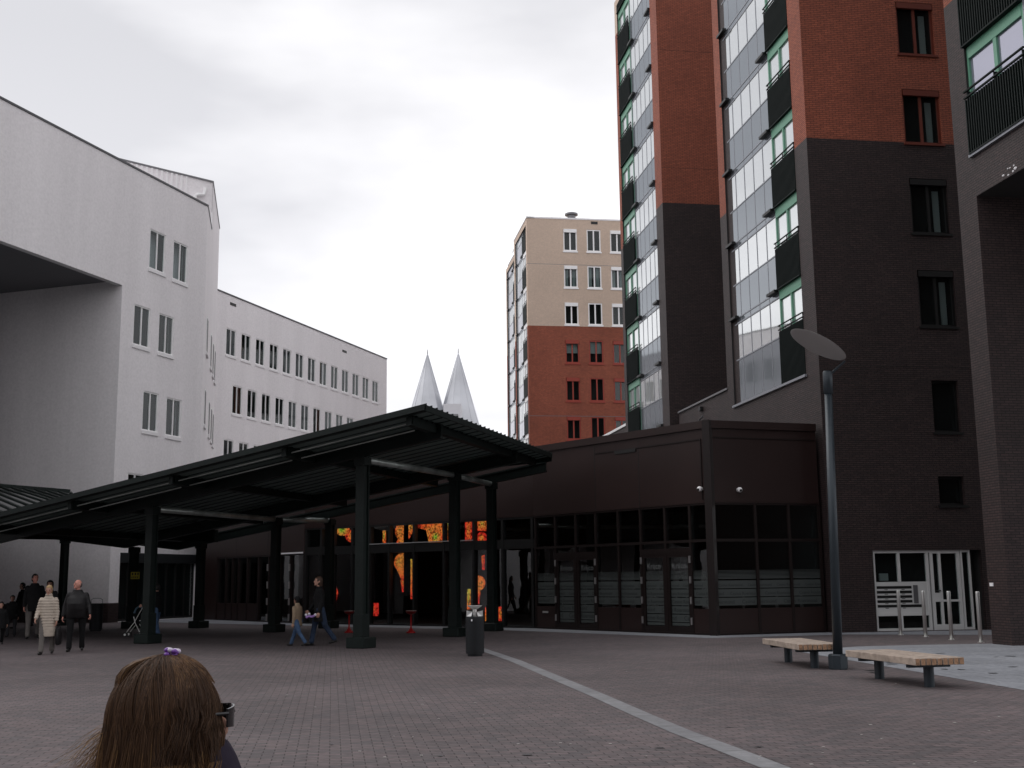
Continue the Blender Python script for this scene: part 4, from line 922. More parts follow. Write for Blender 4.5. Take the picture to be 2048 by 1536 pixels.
# beams along u over the three rows of columns
arow = [(ab(pC1)[0] + ab(pC2)[0]) / 2, (ab(pC3)[0] + ab(pC4)[0]) / 2, (ab(pC5)[0] + ab(pC7)[0]) / 2]
for a in arow:
    for b0, b1 in ((.35, BV), (BV, BE)):
        bm = bmesh.new(); slabq(bm, a - .09, a + .09, b0, b1, -.44, -.39); slabq(bm, a - .09, a + .09, b0, b1, -.15, -.10); slabq(bm, a - .03, a + .03, b0, b1, -.39, -.15); obj('beam', bm, M['cano'], cn)
# purlins across
bs = [.55, 4.2, 7.9, 11.6, 15.4, 19.5, 23.2, 26.6]
for b in bs:
    bm = bmesh.new(); slabq(bm, .35, cvl - .25, b - .07, b + .07, -.26, -.07)
    a = .5
    while a < cvl - .3: slabq(bm, a, a + .07, b - .11, b + .11, -.10, -.068); a += .36
    obj('purlin', bm, M['cano'], cn)
    bm = bmesh.new(); slabq(bm, .25, arow[0], b - .07, b + .07, -.30, -.26); slabq(bm, .25, .30, b - .07, b + .07, -.26, -.1); obj('bracket', bm, M['cano'], cn)
# edge profiles and light thin rails along the front eave
bm = bmesh.new(); slabq(bm, -.03, .0, 0, BV, -.09, .03); slabq(bm, .0, .22, .0, BV, -.09, -.07); obj('gutter', bm, M['cano'], cn)
for a, dz in ((.42, -.22), (.95, -.30)):
    for i in range(len(bs) - 4):
        bm = bmesh.new(); tube(bm, [CP(a, bs[i] + .15, dz), CP(a, bs[i + 1] - .15, dz)], .018, 6); obj('eave_rail', bm, M['tube'], cn)
bm = bmesh.new(); slabq(bm, cvl - .02, cvl + .02, 0, BE, -.22, .04); slabq(bm, 0, cvl, -.03, 0, -.12, .02); obj('edge_trim', bm, M['cano'], cn)
# round tubes between column heads, columns
cols = []
colb = [[pC1, pC3, pC5], [pC2, pC4, pC7], [pC0, pC9, pC6]]
ang = math.atan2(cu_.y, cu_.x)
def column(p, z):
    c = bpy.data.objects.new
    bm = bmesh.new(); box(bm, -.125, .125, -.12, -.085, .2, z); box(bm, -.125, .125, .085, .12, .2, z); box(bm, -.085, .085, -.085, .085, .2, z); box(bm, -.145, .145, -.145, .145, .2, .82)
    box(bm, -.16, .16, -.15, .15, z - .22, z - .02)
    o = obj('column', bm, M['cano'], None); o.matrix_basis = Matrix.Translation((p.x, p.y, 0)) @ Matrix.Rotation(ang, 4, 'Z'); o.parent = cn; o.matrix_parent_inverse = cn.matrix_basis.inverted()
    bm = bmesh.new(); box(bm, -.27, .27, -.27, .27, 0, .26); b = obj('footing', bm, M['cano'], o); md = b.modifiers.new('b', 'BEVEL'); md.width = .02
    return o
for line in colb:
    for p in line: b = ab(p)[1]; column(p, ztop(b) - .44)
    ends = [CP(ab(p)[0], ab(p)[1], -.50) for p in line]
    for i in (range(2) if line is not colb[2] else ()):
        d = (ends[i + 1] - ends[i]).normalized(); bm = bmesh.new(); tube(bm, [ends[i] + d * .1, ends[i + 1] - d * .1], .085, 12); obj('tube', bm, M['tube'], cn, smooth=True)
column(pC8, 3.5)
sp_ = at_depth(271, 1151, pC9.y - .22); bm = bmesh.new(); box(bm, sp_.x - .17, sp_.x + .15, sp_.y - .01, sp_.y + .01, sp_.z - .13, sp_.z + .13); ys = obj('notice_sign', bm, mat('yellow_sign', (.50, .40, .02), .5), cn)
bm = bmesh.new()
for k in range(3): box(bm, sp_.x - .13 + k * .10, sp_.x - .08 + k * .10, sp_.y - .014, sp_.y - .011, sp_.z + .01, sp_.z + .10)
for k in range(4): box(bm, sp_.x - .14 + k * .07, sp_.x - .105 + k * .07, sp_.y - .014, sp_.y - .011, sp_.z - .10, sp_.z - .03)
obj('lettering', bm, M['black'], ys)
# low end beam on the far columns
bm = bmesh.new(); pe = v2(pC6) + Vector((.6, -.2)); far = v2(pC8) + (v2(pC8) - v2(pC6)).normalized() * 8
bar(bm, (*pe, 3.33), (*far, 3.95), .2, .45); obj('end_beam', bm, M['cano'], cn)
# ribbed roof of a second canopy farther back at the left
qa = at_depth(-90, 1040, 39.5); qb = at_depth(175, 1026, 41.5); qc = at_depth(140, 985.5, 46.0); qd = at_depth(-90, 967, 45.0)
c2 = empty('canopy', (qa.x, qa.y, 0), 'farther canopy with pale ribbed roof, beyond the low end of the big green canopy', 'canopy')
bm = bmesh.new(); up = Vector((0, 0, -.12)); hexa(bm, [qa + up, qb + up, qc + up, qd + up, qa, qb, qc, qd]); obj('roof_sheet', bm, M['canotop'], c2)
bm = bmesh.new(); 
for k in range(14):
    t = -.35 + 1.35 * k / 13; b1_ = t + .55
    a = qd.lerp(qc, t) if t >= 0 else qd.lerp(qa, -t / .6); e_ = qa.lerp(qb, b1_) if b1_ <= 1 else qb.lerp(qc, (b1_ - 1) / .6)
    if b1_ >= 0: bar(bm, a + Vector((0, 0, .02)), e_ + Vector((0, 0, .02)), .11, .07)
obj('standing_seam', bm, M['cano'], c2)
bm = bmesh.new(); bar(bm, qd, qc, .2, .25); obj('edge_trim', bm, M['cano'], c2)
bm = bmesh.new()
for q in (qa, qd): box(bm, q.x - .12, q.x + .12, q.y - .12, q.y + .12, 0, q.z - .1)
obj('column', bm, M['cano'], c2)
# ================================================================ STREET FURNITURE
# lamp
pl = ground(1677, 1338.5); lamp = empty('street_lamp', (pl.x, pl.y, 0), 'tall dark lamp post with tilted round reflector dish, standing between two benches', 'street lamp')
lt = at_depth(1655, 742, pl.y); zs = lt.z; la = (lt - pl).normalized(); bm = bmesh.new(); tube(bm, [pl + la * .2, pl + la * 2.5, pl + la * (zs - .38)], [.083, .078, .068], 20); obj('pole', bm, M['pole'], lamp, smooth=True)
bm = bmesh.new(); lathe(bm, [(.165, 0), (.17, .02), (.17, .24), (.15, .26)], (pl.x, pl.y, 0), 8); obj('base', bm, M['pole'], lamp)
bm = bmesh.new(); tube(bm, [pl + la * (zs - .42), pl + la * (zs - .41), pl + la * (zs - .02), pl + la * zs], [.07, .085, .085, .075], 20); obj('lamp_head', bm, M['pole'], lamp, smooth=True)
dc = at_depth(1635, 691, pl.y - .1); rh = ray(1635, 691).normalized(); nn = (-rh * .17 + (RC @ Vector((-.47, -.88, 0))) * .985).normalized()
rot = nn.to_track_quat('Z', 'Y').to_matrix().to_4x4(); bm = bmesh.new()
prof = [(.0001, .0), (.3, -.004), (.52, -.012), (.545, -.02), (.52, -.03), (.3, -.05), (.0001, -.058)]
lathe(bm, prof, (0, 0, 0), 40); bmesh.ops.transform(bm, matrix=Matrix.Translation(dc) @ rot, verts=bm.verts[:])
obj('reflector', bm, mat('reflector_enamel', (.42, .41, .40), .45, 0, .4), lamp, smooth=False)
ed = at_depth(1690, 722, pl.y - .05); bm = bmesh.new(); tube(bm, [at_depth(1659, 750, pl.y), ed], .022, 8); obj('arm', bm, M['pole'], lamp)
# benches
def make_bench():
    e = empty('bench', (0, 0, 0), '', 'bench', 'timber slab benches', local=True)
    L_, w, h, t = 2.15, .78, .43, .10; n = 9
    for i in range(n):
        x = -w / 2 + w * (i + .5) / n; g = w / n / 2 - .006; bm = bmesh.new(); y0 = -L_ / 2 + rnd(-.004, .004); y1 = L_ / 2 + rnd(-.01, .01)
        box(bm, x - g, x + g, y0, y1, h - t, h + rnd(-.002, .002)); bmesh.ops.bevel(bm, geom=bm.edges[:], offset=.006, segments=1, affect='EDGES')
        for f in bm.faces:
            if abs(f.normal.y) > .9: f.material_index = 1
        o = obj('beam', bm, [M['wood'], M['woodend']], e)
    for s in (-.75, .72):
        bm = bmesh.new(); box(bm, -w / 2 + .06, w / 2 - .06, s - .04, s + .04, h - t - .05, h - t - .002); obj('bracket', bm, M['pole'], e)
        bm = bmesh.new(); cyl(bm, (.0, s, 0), (0, s, h - t - .05), .075, n=18); obj('leg', bm, M['pole'], e)
    return e
def dup(root, loc, rz, label, name=None):
    r = root.copy(); COL.objects.link(r); r.matrix_basis = Matrix.Translation(loc) @ Matrix.Rotation(rz, 4, 'Z'); r['label'] = label
    for ch_ in list(root.children):
        c_ = ch_.copy(); COL.objects.link(c_); c_.parent = r
        for g_ in ch_.children: d_ = g_.copy(); COL.objects.link(d_); d_.parent = c_
    return r
def place(root, loc, rz, label): root.matrix_basis = Matrix.Translation(loc) @ Matrix.Rotation(rz, 4, 'Z'); root['label'] = label
bn = make_bench(); place(bn, (5.87, 18.30, 0), rad(11), 'nearer timber slab bench, right of the lamp post base')
dup(bn, (5.25, 22.15, 0), rad(5), 'farther timber slab bench, left of the lamp post base')
# bollards
bb = [(1801.7, 1270, 'leftmost'), (1851.6, 1274, 'second from left'), (1903.5, 1279.7, 'third from left'), (1962, 1285, 'rightmost')]
for i, (x, y, s) in enumerate(bb):
    p = ground(x, y); lb = s + ' of four slim stainless steel bollards before the glazed entrance'
    if i == 0:
        b0 = empty('bollard', (0, 0, 0), lb, 'bollard', 'stainless steel bollards', local=True)
        bm = bmesh.new(); lathe(bm, [(.048, 0), (.048, 1.17), (.046, 1.19), (.040, 1.2)], (0, 0, 0), 20); obj('post', bm, M['stain'], b0, smooth=True)
        bm = bmesh.new(); lathe(bm, [(.075, 0), (.075, .012), (.05, .016)], (0, 0, 0), 20); obj('base_ring', bm, M['stain'], b0)
        place(b0, p, 0, lb)
    else: dup(b0, p, rnd(0, 3), lb)
# litter bins
pb = ground(950, 1312); lb = empty('litter_bin', pb, 'tall black bin with pale flared rain hood, standing on the open paving', 'litter bin')
def binn(e, p, n=28, r=.195, h=.83):
    bm = bmesh.new(); lathe(bm, [(r * .82, 0), (r * .82, .05), (r, .055), (r, h - .02), (r * .97, h)], p, n); o = obj('body', bm, mat('bin_paint', (.016, .018, .021), .55, 0, .35), e)
    bm = bmesh.new()
    for k in range(26):
        z = .08 + k * (h - .12) / 26; lathe(bm, [(r + .001, z), (r + .006, z + .004), (r + .006, z + .014), (r + .001, z + .018)], p, n)
    obj('ribbing', bm, mat('bin_paint', (.016, .018, .021)), o)
    bm = bmesh.new(); box(bm, p.x - .006, p.x + .006, p.y - r - .010, p.y - r + .01, .06, h - .04); obj('door_seam', bm, M['black'], o)
    return o
binn(lb, pb)
bm = bmesh.new(); lathe(bm, [(.06, .99), (.165, 1.06), (.16, 1.066), (.05, 1.0)], pb, 24); obj('rain_hood', bm, M['stain'], lb, smooth=True)
for s in (-1, 1):
    bm = bmesh.new(); hexa(bm, [(pb.x + s * .175, pb.y - .09, .84), (pb.x + s * .07, pb.y - .14, .84), (pb.x + s * .07, pb.y + .14, .84), (pb.x + s * .175, pb.y + .09, .84), (pb.x + s * .175, pb.y - .09, .96), (pb.x + s * .05, pb.y - .12, .93), (pb.x + s * .05, pb.y + .12, .93), (pb.x + s * .175, pb.y + .09, .96)]); obj('bin_cheek', bm, M['stain'], lb)
bm = bmesh.new(); cyl(bm, (pb.x, pb.y, .83), (pb.x, pb.y, 1.0), .045); box(bm, pb.x - .035, pb.x + .035, pb.y - .15, pb.y - .13, .86, .93); obj('ashtray', bm, M['stain'], lb)
bm = bmesh.new(); box(bm, pb.x - .075, pb.x - .045, pb.y - .203, pb.y - .196, .74, .78); obj('sticker', bm, M['white'], lb)
p2 = ground(191, 1262); l2 = empty('litter_bin', p2, 'black bin with wire hoop on top, beside the white wall behind the walking couple', 'litter bin')
binn(l2, p2, r=.22, h=.95)
bm = bmesh.new(); tube(bm, [(p2.x - .2, p2.y, .93), (p2.x - .2, p2.y, 1.08), (p2.x - .12, p2.y, 1.13), (p2.x + .12, p2.y, 1.13), (p2.x + .2, p2.y, 1.08), (p2.x + .2, p2.y, .93)], .012, 6); obj('hoop', bm, M['alu'], l2)
# red pedestals
RP = mat('red_plastic', (.42, .012, .012), .4)
for i, (x, y, s) in enumerate(((698, 1265.5, 'left red pedestal ashtray, half hidden behind the big near column'), (822, 1266, 'right red pedestal ashtray standing before the dark open doorway'))):
    p = ground(x, y)
    if i == 0:
        r0 = empty('ashtray_stand', (0, 0, 0), s, 'ashtray stand', 'red pedestal ashtrays', local=True)
        bm = bmesh.new(); lathe(bm, [(.155, 0), (.15, .025), (.09, .07), (.04, .14), (.026, .2), (.026, .56), (.05, .58)], (0, 0, 0), 20); obj('pedestal', bm, RP, r0, smooth=True)
        bm = bmesh.new(); lathe(bm, [(.04, .57), (.13, .60), (.165, .66), (.165, .68), (.14, .67)], (0, 0, 0), 22); obj('bowl', bm, mat('dark_red_plastic', (.16, .01, .01), .4), r0, smooth=True)
        bm = bmesh.new(); lathe(bm, [(.14, .672), (.165, .681), (.168, .69), (.12, .69)], (0, 0, 0), 22); obj('rim', bm, M['stain'], r0)
        place(r0, p, 0, s)
    else: dup(r0, p, .7, s)

# ================================================================ PEOPLE
def rot2(v, a):  # rotate in the sagittal plane: forward (-y) by angle a from straight down
    return Vector((v[0], v[1], v[2]))
SKIN = mat('skin', (.50, .28, .21), .55, 0, .3, noise=.08, nscale=9)
def cloth(name, col, rough=.85, nz_=.12): return mat(name, col, rough, 0, .25, noise=nz_, nscale=9, bump=.25, bscale=28)
def person(pos, H, heading, label, coat, legs, shoe, hair, sw=(18, -16), knee=(6, 22), arms=((10, 12, 20), (-12, 12, 20)), coatlen=.80, wide=1.0, belly=0.0, hood=None, headyaw=0, headpitch=0, hat=None, coatribs=False, skinm=None, glasses=False, hairlen=0.0, collar=None, vox=.012):
    s = H / 1.75; e = empty('person', (pos[0], pos[1], 0), label, 'person', local=True, rz=heading)
    def dirn(a, side=0.0): v = Vector((math.sin(rad(side)), -math.sin(rad(a)) * math.cos(rad(side)), -math.cos(rad(a)) * math.cos(rad(side)))); return v.normalized()
    J = {}
    hipz = .92; th, sh = .43, .42
    ank = []
    for i, sd in ((0, -1), (1, 1)):
        hp = Vector((sd * .095 * wide, 0, hipz)); kn = hp + dirn(sw[i]) * th; an = kn + dirn(sw[i] - knee[i]) * sh
        J['hip', i], J['knee', i], J['ank', i] = hp, kn, an; ank.append(an.z)
    dz = .075 - min(ank)
    for k in list(J): J[k] = J[k] + Vector((0, 0, dz))
    pel = hipz + dz; lean = -.02
    shz = pel + .455; neck = Vector((0, lean, pel + .56)); 
    for i, sd in ((0, -1), (1, 1)):
        f, o_, b_ = arms[i]; sp = Vector((sd * .158 * (wide * .6 + .4), lean, shz)); 
        el = sp + dirn(f, sd * o_) * .29; hd = el + dirn(f + b_, sd * max(2, o_ - 8)) * .25
        J['sho', i], J['elb', i], J['wri', i] = sp, el, hd
    hc = Vector((0, lean - .02, pel + .715)); hr = Matrix.Rotation(rad(headyaw), 3, 'Z') @ Matrix.Rotation(rad(headpitch), 3, 'X')
    def foot(i, sd):
        an = J['ank', i]; bk = knee[i] > 11 and sw[i] < 0
        tp = an + (Vector((sd * .02, -.13, -.075)) if bk else Vector((sd * .02, -.15, -.035))); hl_ = an + Vector((0, .035, -.03))
        tp.z = max(tp.z, .038); hl_.z = max(hl_.z, .040)
        return tp, hl_
    # ---- body
    bm = bmesh.new(); W_ = wide
    def E_(z, rx, ry, cy=0.0): return (Vector((0, lean * .5 + cy, z)), Vector((rx * W_, 0, 0)), Vector((0, ry, 0)))
    loft(bm, [E_(pel - .10, .10, .08), E_(pel - .04, .155, .10), E_(pel + .08, .145, .10 + belly * .5, -belly * .4), E_(pel + .22, .14, .10 + belly, -belly * .8), E_(pel + .38, .145, .10 + belly * .4, -belly * .2), E_(pel + .46, .12, .085), E_(pel + .53, .07, .062), E_(pel + .56, .05, .05)], 18)
    capsule(bm, neck - Vector((0, 0, .06)), hc - Vector((0, -.01, .05)), .058, .052)
    def hp_(v): return hc + hr @ Vector(v)
    ball(bm, hc, .078, .098, .112, 18, hr); ball(bm, hp_((0, -.035, -.055)), .055, .062, .062, 14, hr); ball(bm, hp_((0, -.102, -.018)), .014, .02, .026, 8, hr); ball(bm, hp_((0, -.085, -.098)), .024, .022, .018, 8, hr)
    for sd in (-1, 1): ball(bm, hp_((sd * .08, .01, -.012)), .012, .022, .032, 8, hr)
    for i, sd in ((0, -1), (1, 1)):
        capsule(bm, J['hip', i], J['knee', i], .082, .056); capsule(bm, J['knee', i], J['ank', i], .055, .036)
        capsule(bm, J['sho', i], J['elb', i], .045, .040); capsule(bm, J['elb', i], J['wri', i], .040, .026)
        tp, hl_ = foot(i, sd); capsule(bm, hl_, tp, .028, .024); capsule(bm, J['ank', i], hl_, .03, .026)
        d = (J['wri', i] - J['elb', i]).normalized(); a_, b_ = basis(d); a_ = Vector((0, -1, 0)); a_ = (a_ - d * a_.dot(d)).normalized(); w0 = J['wri', i]
        pc_ = w0 + d * .05; m3 = Matrix((a_, d.cross(a_), d)).transposed(); ball(bm, pc_, .040, .020, .050, 10, m3)
        inn_ = Vector((-sd, 0, 0))
        for k, (ox, ln) in enumerate(((.030, .066), (.011, .076), (-.010, .070), (-.030, .055))):
            f0 = w0 + d * .088 + a_ * ox; f1 = f0 + (d * .75 + inn_ * .35).normalized() * ln * .5; f2 = f1 + (d * .4 + inn_ * .8).normalized() * ln * .5; capsule(bm, f0 - d * .01, f1, .0105, .0095, 8); capsule(bm, f1, f2, .0095, .0085, 8)
        t0 = w0 + d * .03 + a_ * .030; t1 = t0 + (a_ * .6 + d * .7).normalized() * .04; capsule(bm, t0, t1, .013, .011, 8); capsule(bm, t1, t1 + (d * .8 + inn_ * .5).normalized() * .03, .011, .009, 8)
    bmesh.ops.scale(bm, vec=(s, s, s), verts=bm.verts[:])
    mobj('body', remeshed(bm, .0075 * s, 3), skinm or SKIN, e)
    # ---- trousers
    bm = bmesh.new()
    loft(bm, [E_(pel - .12, .12, .09), E_(pel - .03, .165, .112 + belly * .5), E_(pel + .09, .158, .112 + belly * .6, -belly * .4), E_(pel + .12, .14, .10 + belly * .5, -belly * .4)], 16)
    for i in (0, 1):
        capsule(bm, J['hip', i], J['knee', i], .098 * (.5 + .5 * wide), .072); v = (J['ank', i] - J['knee', i]); capsule(bm, J['knee', i], J['knee', i] + v * .5, .071, .064); capsule(bm, J['knee', i] + v * .5, J['knee', i] + v * .93, .064, .068)
    bmesh.ops.scale(bm, vec=(s, s, s), verts=bm.verts[:]); mobj('trousers', remeshed(bm, vox * s, 4), legs, e)
    # ---- coat
    bm = bmesh.new(); cb = pel + .56 - coatlen
    rings = [E_(cb, .175, .135 + belly * .5), E_(cb + (pel + .05 - cb) * .5, .178, .135 + belly * .6, -belly * .3), E_(pel + .12, .17, .128 + belly, -belly * .7), E_(pel + .25, .172, .13 + belly * 1.05, -belly * .8), E_(pel + .38, .172, .135 + belly * .5, -belly * .3), E_(pel + .46, .15, .112), E_(pel + .53, .095, .085), E_(pel + .585, .075, .075)]
    loft(bm, rings, 20)
    for i in (0, 1):
        v = J['wri', i] - J['elb', i]; capsule(bm, J['sho', i], J['elb', i], .070, .060); capsule(bm, J['elb', i], J['elb', i] + v * .9, .062, .046)
    if collar: lathe(bm, [(.075, pel + .54), (.085, pel + .60), (.07, pel + .63)], (0, lean, 0), 16)
    bmesh.ops.scale(bm, vec=(s, s, s), verts=bm.verts[:]); me = remeshed(bm, vox * s, 4)
    if coatribs:
        for v in me.vertices:
            k = math.sin(v.co.z * 2 * math.pi / .065); r = Vector((v.normal.x, v.normal.y, 0)); v.co += r * .0065 * k * (1 if v.co.z > cb * s + .25 else .4)
    mobj('coat', me, coat, e)
    # ---- shoes
    for i, sd in ((0, -1), (1, 1)):
        bm = bmesh.new(); an = J['ank', i]; tp, hl_ = foot(i, sd)
        capsule(bm, hl_, tp, .040, .036); capsule(bm, an, hl_, .042, .04)
        bmesh.ops.scale(bm, vec=(s, s, s), verts=bm.verts[:]); mobj('shoe', remeshed(bm, .009 * s, 3), shoe, e)
    # ---- head gear and face
    bm = bmesh.new()
    if hat == 'bald':
        ball(bm, hp_((0, .028, -.01)), .082, .082, .078, 16, hr)
    else:
        ball(bm, hp_((0, .014, .022)), .088, .104, .104, 18, hr); ball(bm, hp_((0, .03, -.03)), .086, .082, .09 + hairlen * .3, 16, hr)
        if hairlen: ball(bm, hp_((0, .05, -.05 - hairlen * .4)), .075, .06, .07 + hairlen * .5, 12, hr)
    if hood or hat == 'hat':
        ball(bm, hp_((0, .012, .03)), .100, .115, .112, 18, hr)
        if hood: ball(bm, hp_((0, .05, -.05)), .105, .09, .12, 14, hr)
    bmesh.ops.scale(bm, vec=(s, s, s), verts=bm.verts[:])
    me = remeshed(bm, .009 * s, 2)
    # keep the face clear: drop what lies in front of the hairline
    bm = bmesh.new(); bm.from_mesh(me); hi = hr.inverted(); dele = []
    for v in bm.verts:
        q = hi @ (Vector(v.co) / s - hc)
        if q.y < -.045 and q.z < (.062 if hat != 'bald' else .2): dele.append(v)
    bmesh.ops.delete(bm, geom=dele, context='VERTS'); bm.to_mesh(me); bm.free()
    mobj('hood' if hood else ('hat' if hat == 'hat' else 'hair'), me, hood if hood else hair, e)
    for sd in (-1, 1):
        bm = bmesh.new(); ball(bm, hp_((sd * .031, -.088, .008)) * s, .013 * s, .008 * s, .008 * s, 8, hr); obj('eye', bm, mat('eye', (.03, .02, .02), .3), e, smooth=True)
        bm = bmesh.new(); ball(bm, hp_((sd * .031, -.092, .027)) * s, .018 * s, .006 * s, .004 * s, 8, hr); obj('eyebrow', bm, hair, e, smooth=True)
    bm = bmesh.new(); ball(bm, hp_((0, -.096, -.060)) * s, .022 * s, .007 * s, .006 * s, 8, hr); obj('mouth', bm, mat('lips', (.35, .12, .10), .5), e, smooth=True)
    return e, {k: v * s for k, v in J.items()}, hc * s
BLK = cloth('black_cloth', (.010, .010, .011)); BLK2 = cloth('black_leather', (.014, .013, .014), .5); DKG = cloth('dark_grey_cloth', (.045, .045, .05)); CRM = cloth('cream_quilt', (.50, .43, .36)); GTR = cloth('grey_trousers', (.16, .145, .135)); JNS = cloth('denim', (.065, .11, .20), .9, .3); JND = cloth('dark_denim', (.03, .045, .08), .9, .3)
TAN = cloth('tan_cloth', (.30, .22, .15)); SHO = mat('shoe_leather', (.012, .011, .011), .4); HBR = mat('brown_hair', (.06, .03, .018), .6, noise=.3, nscale=40); HBL = mat('blonde_hair', (.34, .22, .10), .6, noise=.3, nscale=40); HGR = mat('grey_hair', (.10, .085, .08), .6, noise=.3, nscale=40); HBK = mat('black_hair', (.012, .01, .01), .6)
PINK = mat('ruddy_skin', (.58, .27, .21), .55, 0, .3)
def HT(x, yt, yb, p): return at_depth(x, yt, p.y).z
p = ground(92, 1309); w1, J1, h1 = person(p, HT(90, 1170, 0, p), rad(12), 'older woman walking in a long cream quilted coat and grey trousers', CRM, GTR, SHO, HBL, sw=(12, -8), knee=(4, 10), arms=((-2, 14, 42), (2, 10, 12)), coatlen=1.02, headyaw=-6, headpitch=14, coatribs=True, collar=True, hairlen=.03, wide=1.12)
hp1 = w1.matrix_basis @ J1['wri', 1]
bg_ = empty('handbag', (hp1.x + .02, hp1.y + .08, 0), 'black handbag hanging from the hand of the woman in cream', 'handbag'); c = hp1 + Vector((.03, .09, -.32))
bm = bmesh.new(); loft(bm, [(c + Vector((0, 0, z)), Vector((rx, 0, 0)), Vector((0, .13 * k, 0))) for z, rx, k in ((-.24, .03, .7), (-.2, .06, 1), (0, .055, 1), (.14, .03, .8))], 14); obj('bag_body', bm, BLK2, bg_, smooth=True)
bm = bmesh.new(); tube(bm, [c + Vector((0, -.08, .13)), c + Vector((0, -.05, .26)), hp1 + Vector((0, 0, -.07)), c + Vector((0, .05, .26)), c + Vector((0, .08, .13))], .01, 6); obj('strap', bm, BLK2, bg_)
p = ground(150, 1303); person(p, HT(152, 1159, 0, p), rad(14), 'stout balding man in a black leather jacket looking back over his shoulder', BLK2, BLK, SHO, HGR, sw=(10, -8), knee=(4, 8), arms=((-6, 16, 18), (8, 18, 26)), coatlen=.66, wide=1.42, belly=.07, headyaw=-52, headpitch=-6, hat='bald', skinm=PINK)
p = ground(64, 1278); person(p, HT(66, 1148, 0, p), rad(20), 'tall dark haired man in a black jacket walking behind the woman in cream', BLK, GTR, SHO, HBK, sw=(8, -14), knee=(4, 14), arms=((4, 10, 20), (-4, 10, 16)), coatlen=.74, wide=1.25, headyaw=26, skinm=PINK)
p = ground(95, 1275); person(p, HT(92, 1160, 0, p), rad(10), 'person in a dark hood mostly hidden between the tall man and the cream coat', DKG, BLK, SHO, HBK, hood=BLK, wide=1.1, coatlen=.8)
p = ground(42, 1257); person(p, HT(44, 1165, 0, p), rad(-40), 'person in a dark peaked cap far back at left, left of the tall man', BLK, DKG, SHO, HBK, hat='hat', coatlen=.8, wide=1.1)
p = ground(21, 1274); person(p, HT(22, 1191, 0, p), rad(15), 'child in a black woolly hat and dark coat at the left edge', BLK, DKG, SHO, BLK, hat='hat', coatlen=.72, wide=1.35, sw=(8, -6), knee=(4, 6))
p = ground(-2, 1290); person(p, HT(-2, 1203, 0, p), rad(30), 'child in black cut off by the left edge of the photo', BLK, BLK, SHO, BLK, hat='hat', coatlen=.8, wide=1.3, sw=(16, -14), knee=(4, 18))
p = ground(312, 1275); pj, Jj, hj = person(p, HT(312, 1168, 0, p), rad(-100), 'person in blue jeans and dark jacket hidden behind the left near column', BLK, JNS, SHO, HBK, sw=(6, -6), knee=(3, 5), arms=((38, 6, 30), (38, 6, 30)), coatlen=.66)
p = ground(594, 1292.5); b1, Jb, hb = person(p, HT(600, 1190, 0, p), rad(-112), 'small boy in a tan jacket and jeans with a blue backpack, walking', TAN, JNS, SHO, BLK, hat='hat', sw=(26, -24), knee=(6, 14), arms=((14, 8, 20), (-10, 8, 20)), coatlen=.72, wide=1.5, collar=True)
# backpack
bp_ = empty('backpack', (p.x, p.y, 0), 'blue child backpack on the shoulder of the boy in tan', 'backpack'); mw = b1.matrix_basis; c = mw @ Vector((-.16, -.10, Jb['sho', 0].z - .22)); bm = bmesh.new(); ball(bm, c, .07, .09, .17, 14, Matrix.Rotation(rad(12), 3, 'Y')); ball(bm, c + Vector((-.03, 0, -.08)), .05, .07, .08, 10)
mobj('bag_body', remeshed(bm, .01, 3), mat('blue_bag', (.05, .14, .25), .6), bp_).matrix_parent_inverse = bp_.matrix_basis.inverted()
bm = bmesh.new(); tube(bm, [c + Vector((0, 0, .15)), c + Vector((.06, .02, .2)), c + Vector((.10, 0, .1))], .012, 6); obj('strap', bm, mat('navy_strap', (.02, .03, .07), .7), bp_)
p = ground(638, 1291.5); w2, J2, h2 = person(p, HT(637, 1152, 0, p), rad(-72), 'brown haired woman in a black coat and jeans striding left beside the boy', BLK, JND, SHO, HBR, sw=(14, -18), knee=(4, 18), arms=((14, 8, 22), (-8, 8, 24)), coatlen=.86, wide=1.4, headyaw=0, hairlen=.07)
# purple and white toy in her hand
tp = w2.matrix_basis @ J2['wri', 0]; tp = at_depth(620, 1232, p.y - .25)
ty = empty('plush_toy', tp, 'small purple and white knobbly toy held by the striding woman', 'toy'); bm = bmesh.new()
LIL = mat('lilac_plush', (.38, .22, .55), .8); WHT = mat('white_plush', (.75, .72, .78), .8)
tube(bm, [tp + Vector((-.10, 0, -.04)), tp + Vector((-.03, 0, 0)), tp + Vector((.05, 0, -.02)), tp + Vector((.12, 0, .01))], .03, 8); obj('toy_body', bm, LIL, ty)
for dx, dz in ((-.10, .03), (-.02, .05), (.14, .03)): bm = bmesh.new(); ball(bm, tp + Vector((dx, -.01, dz)), .035, .035, .035, 10); obj('pompon', bm, WHT, ty, smooth=True)
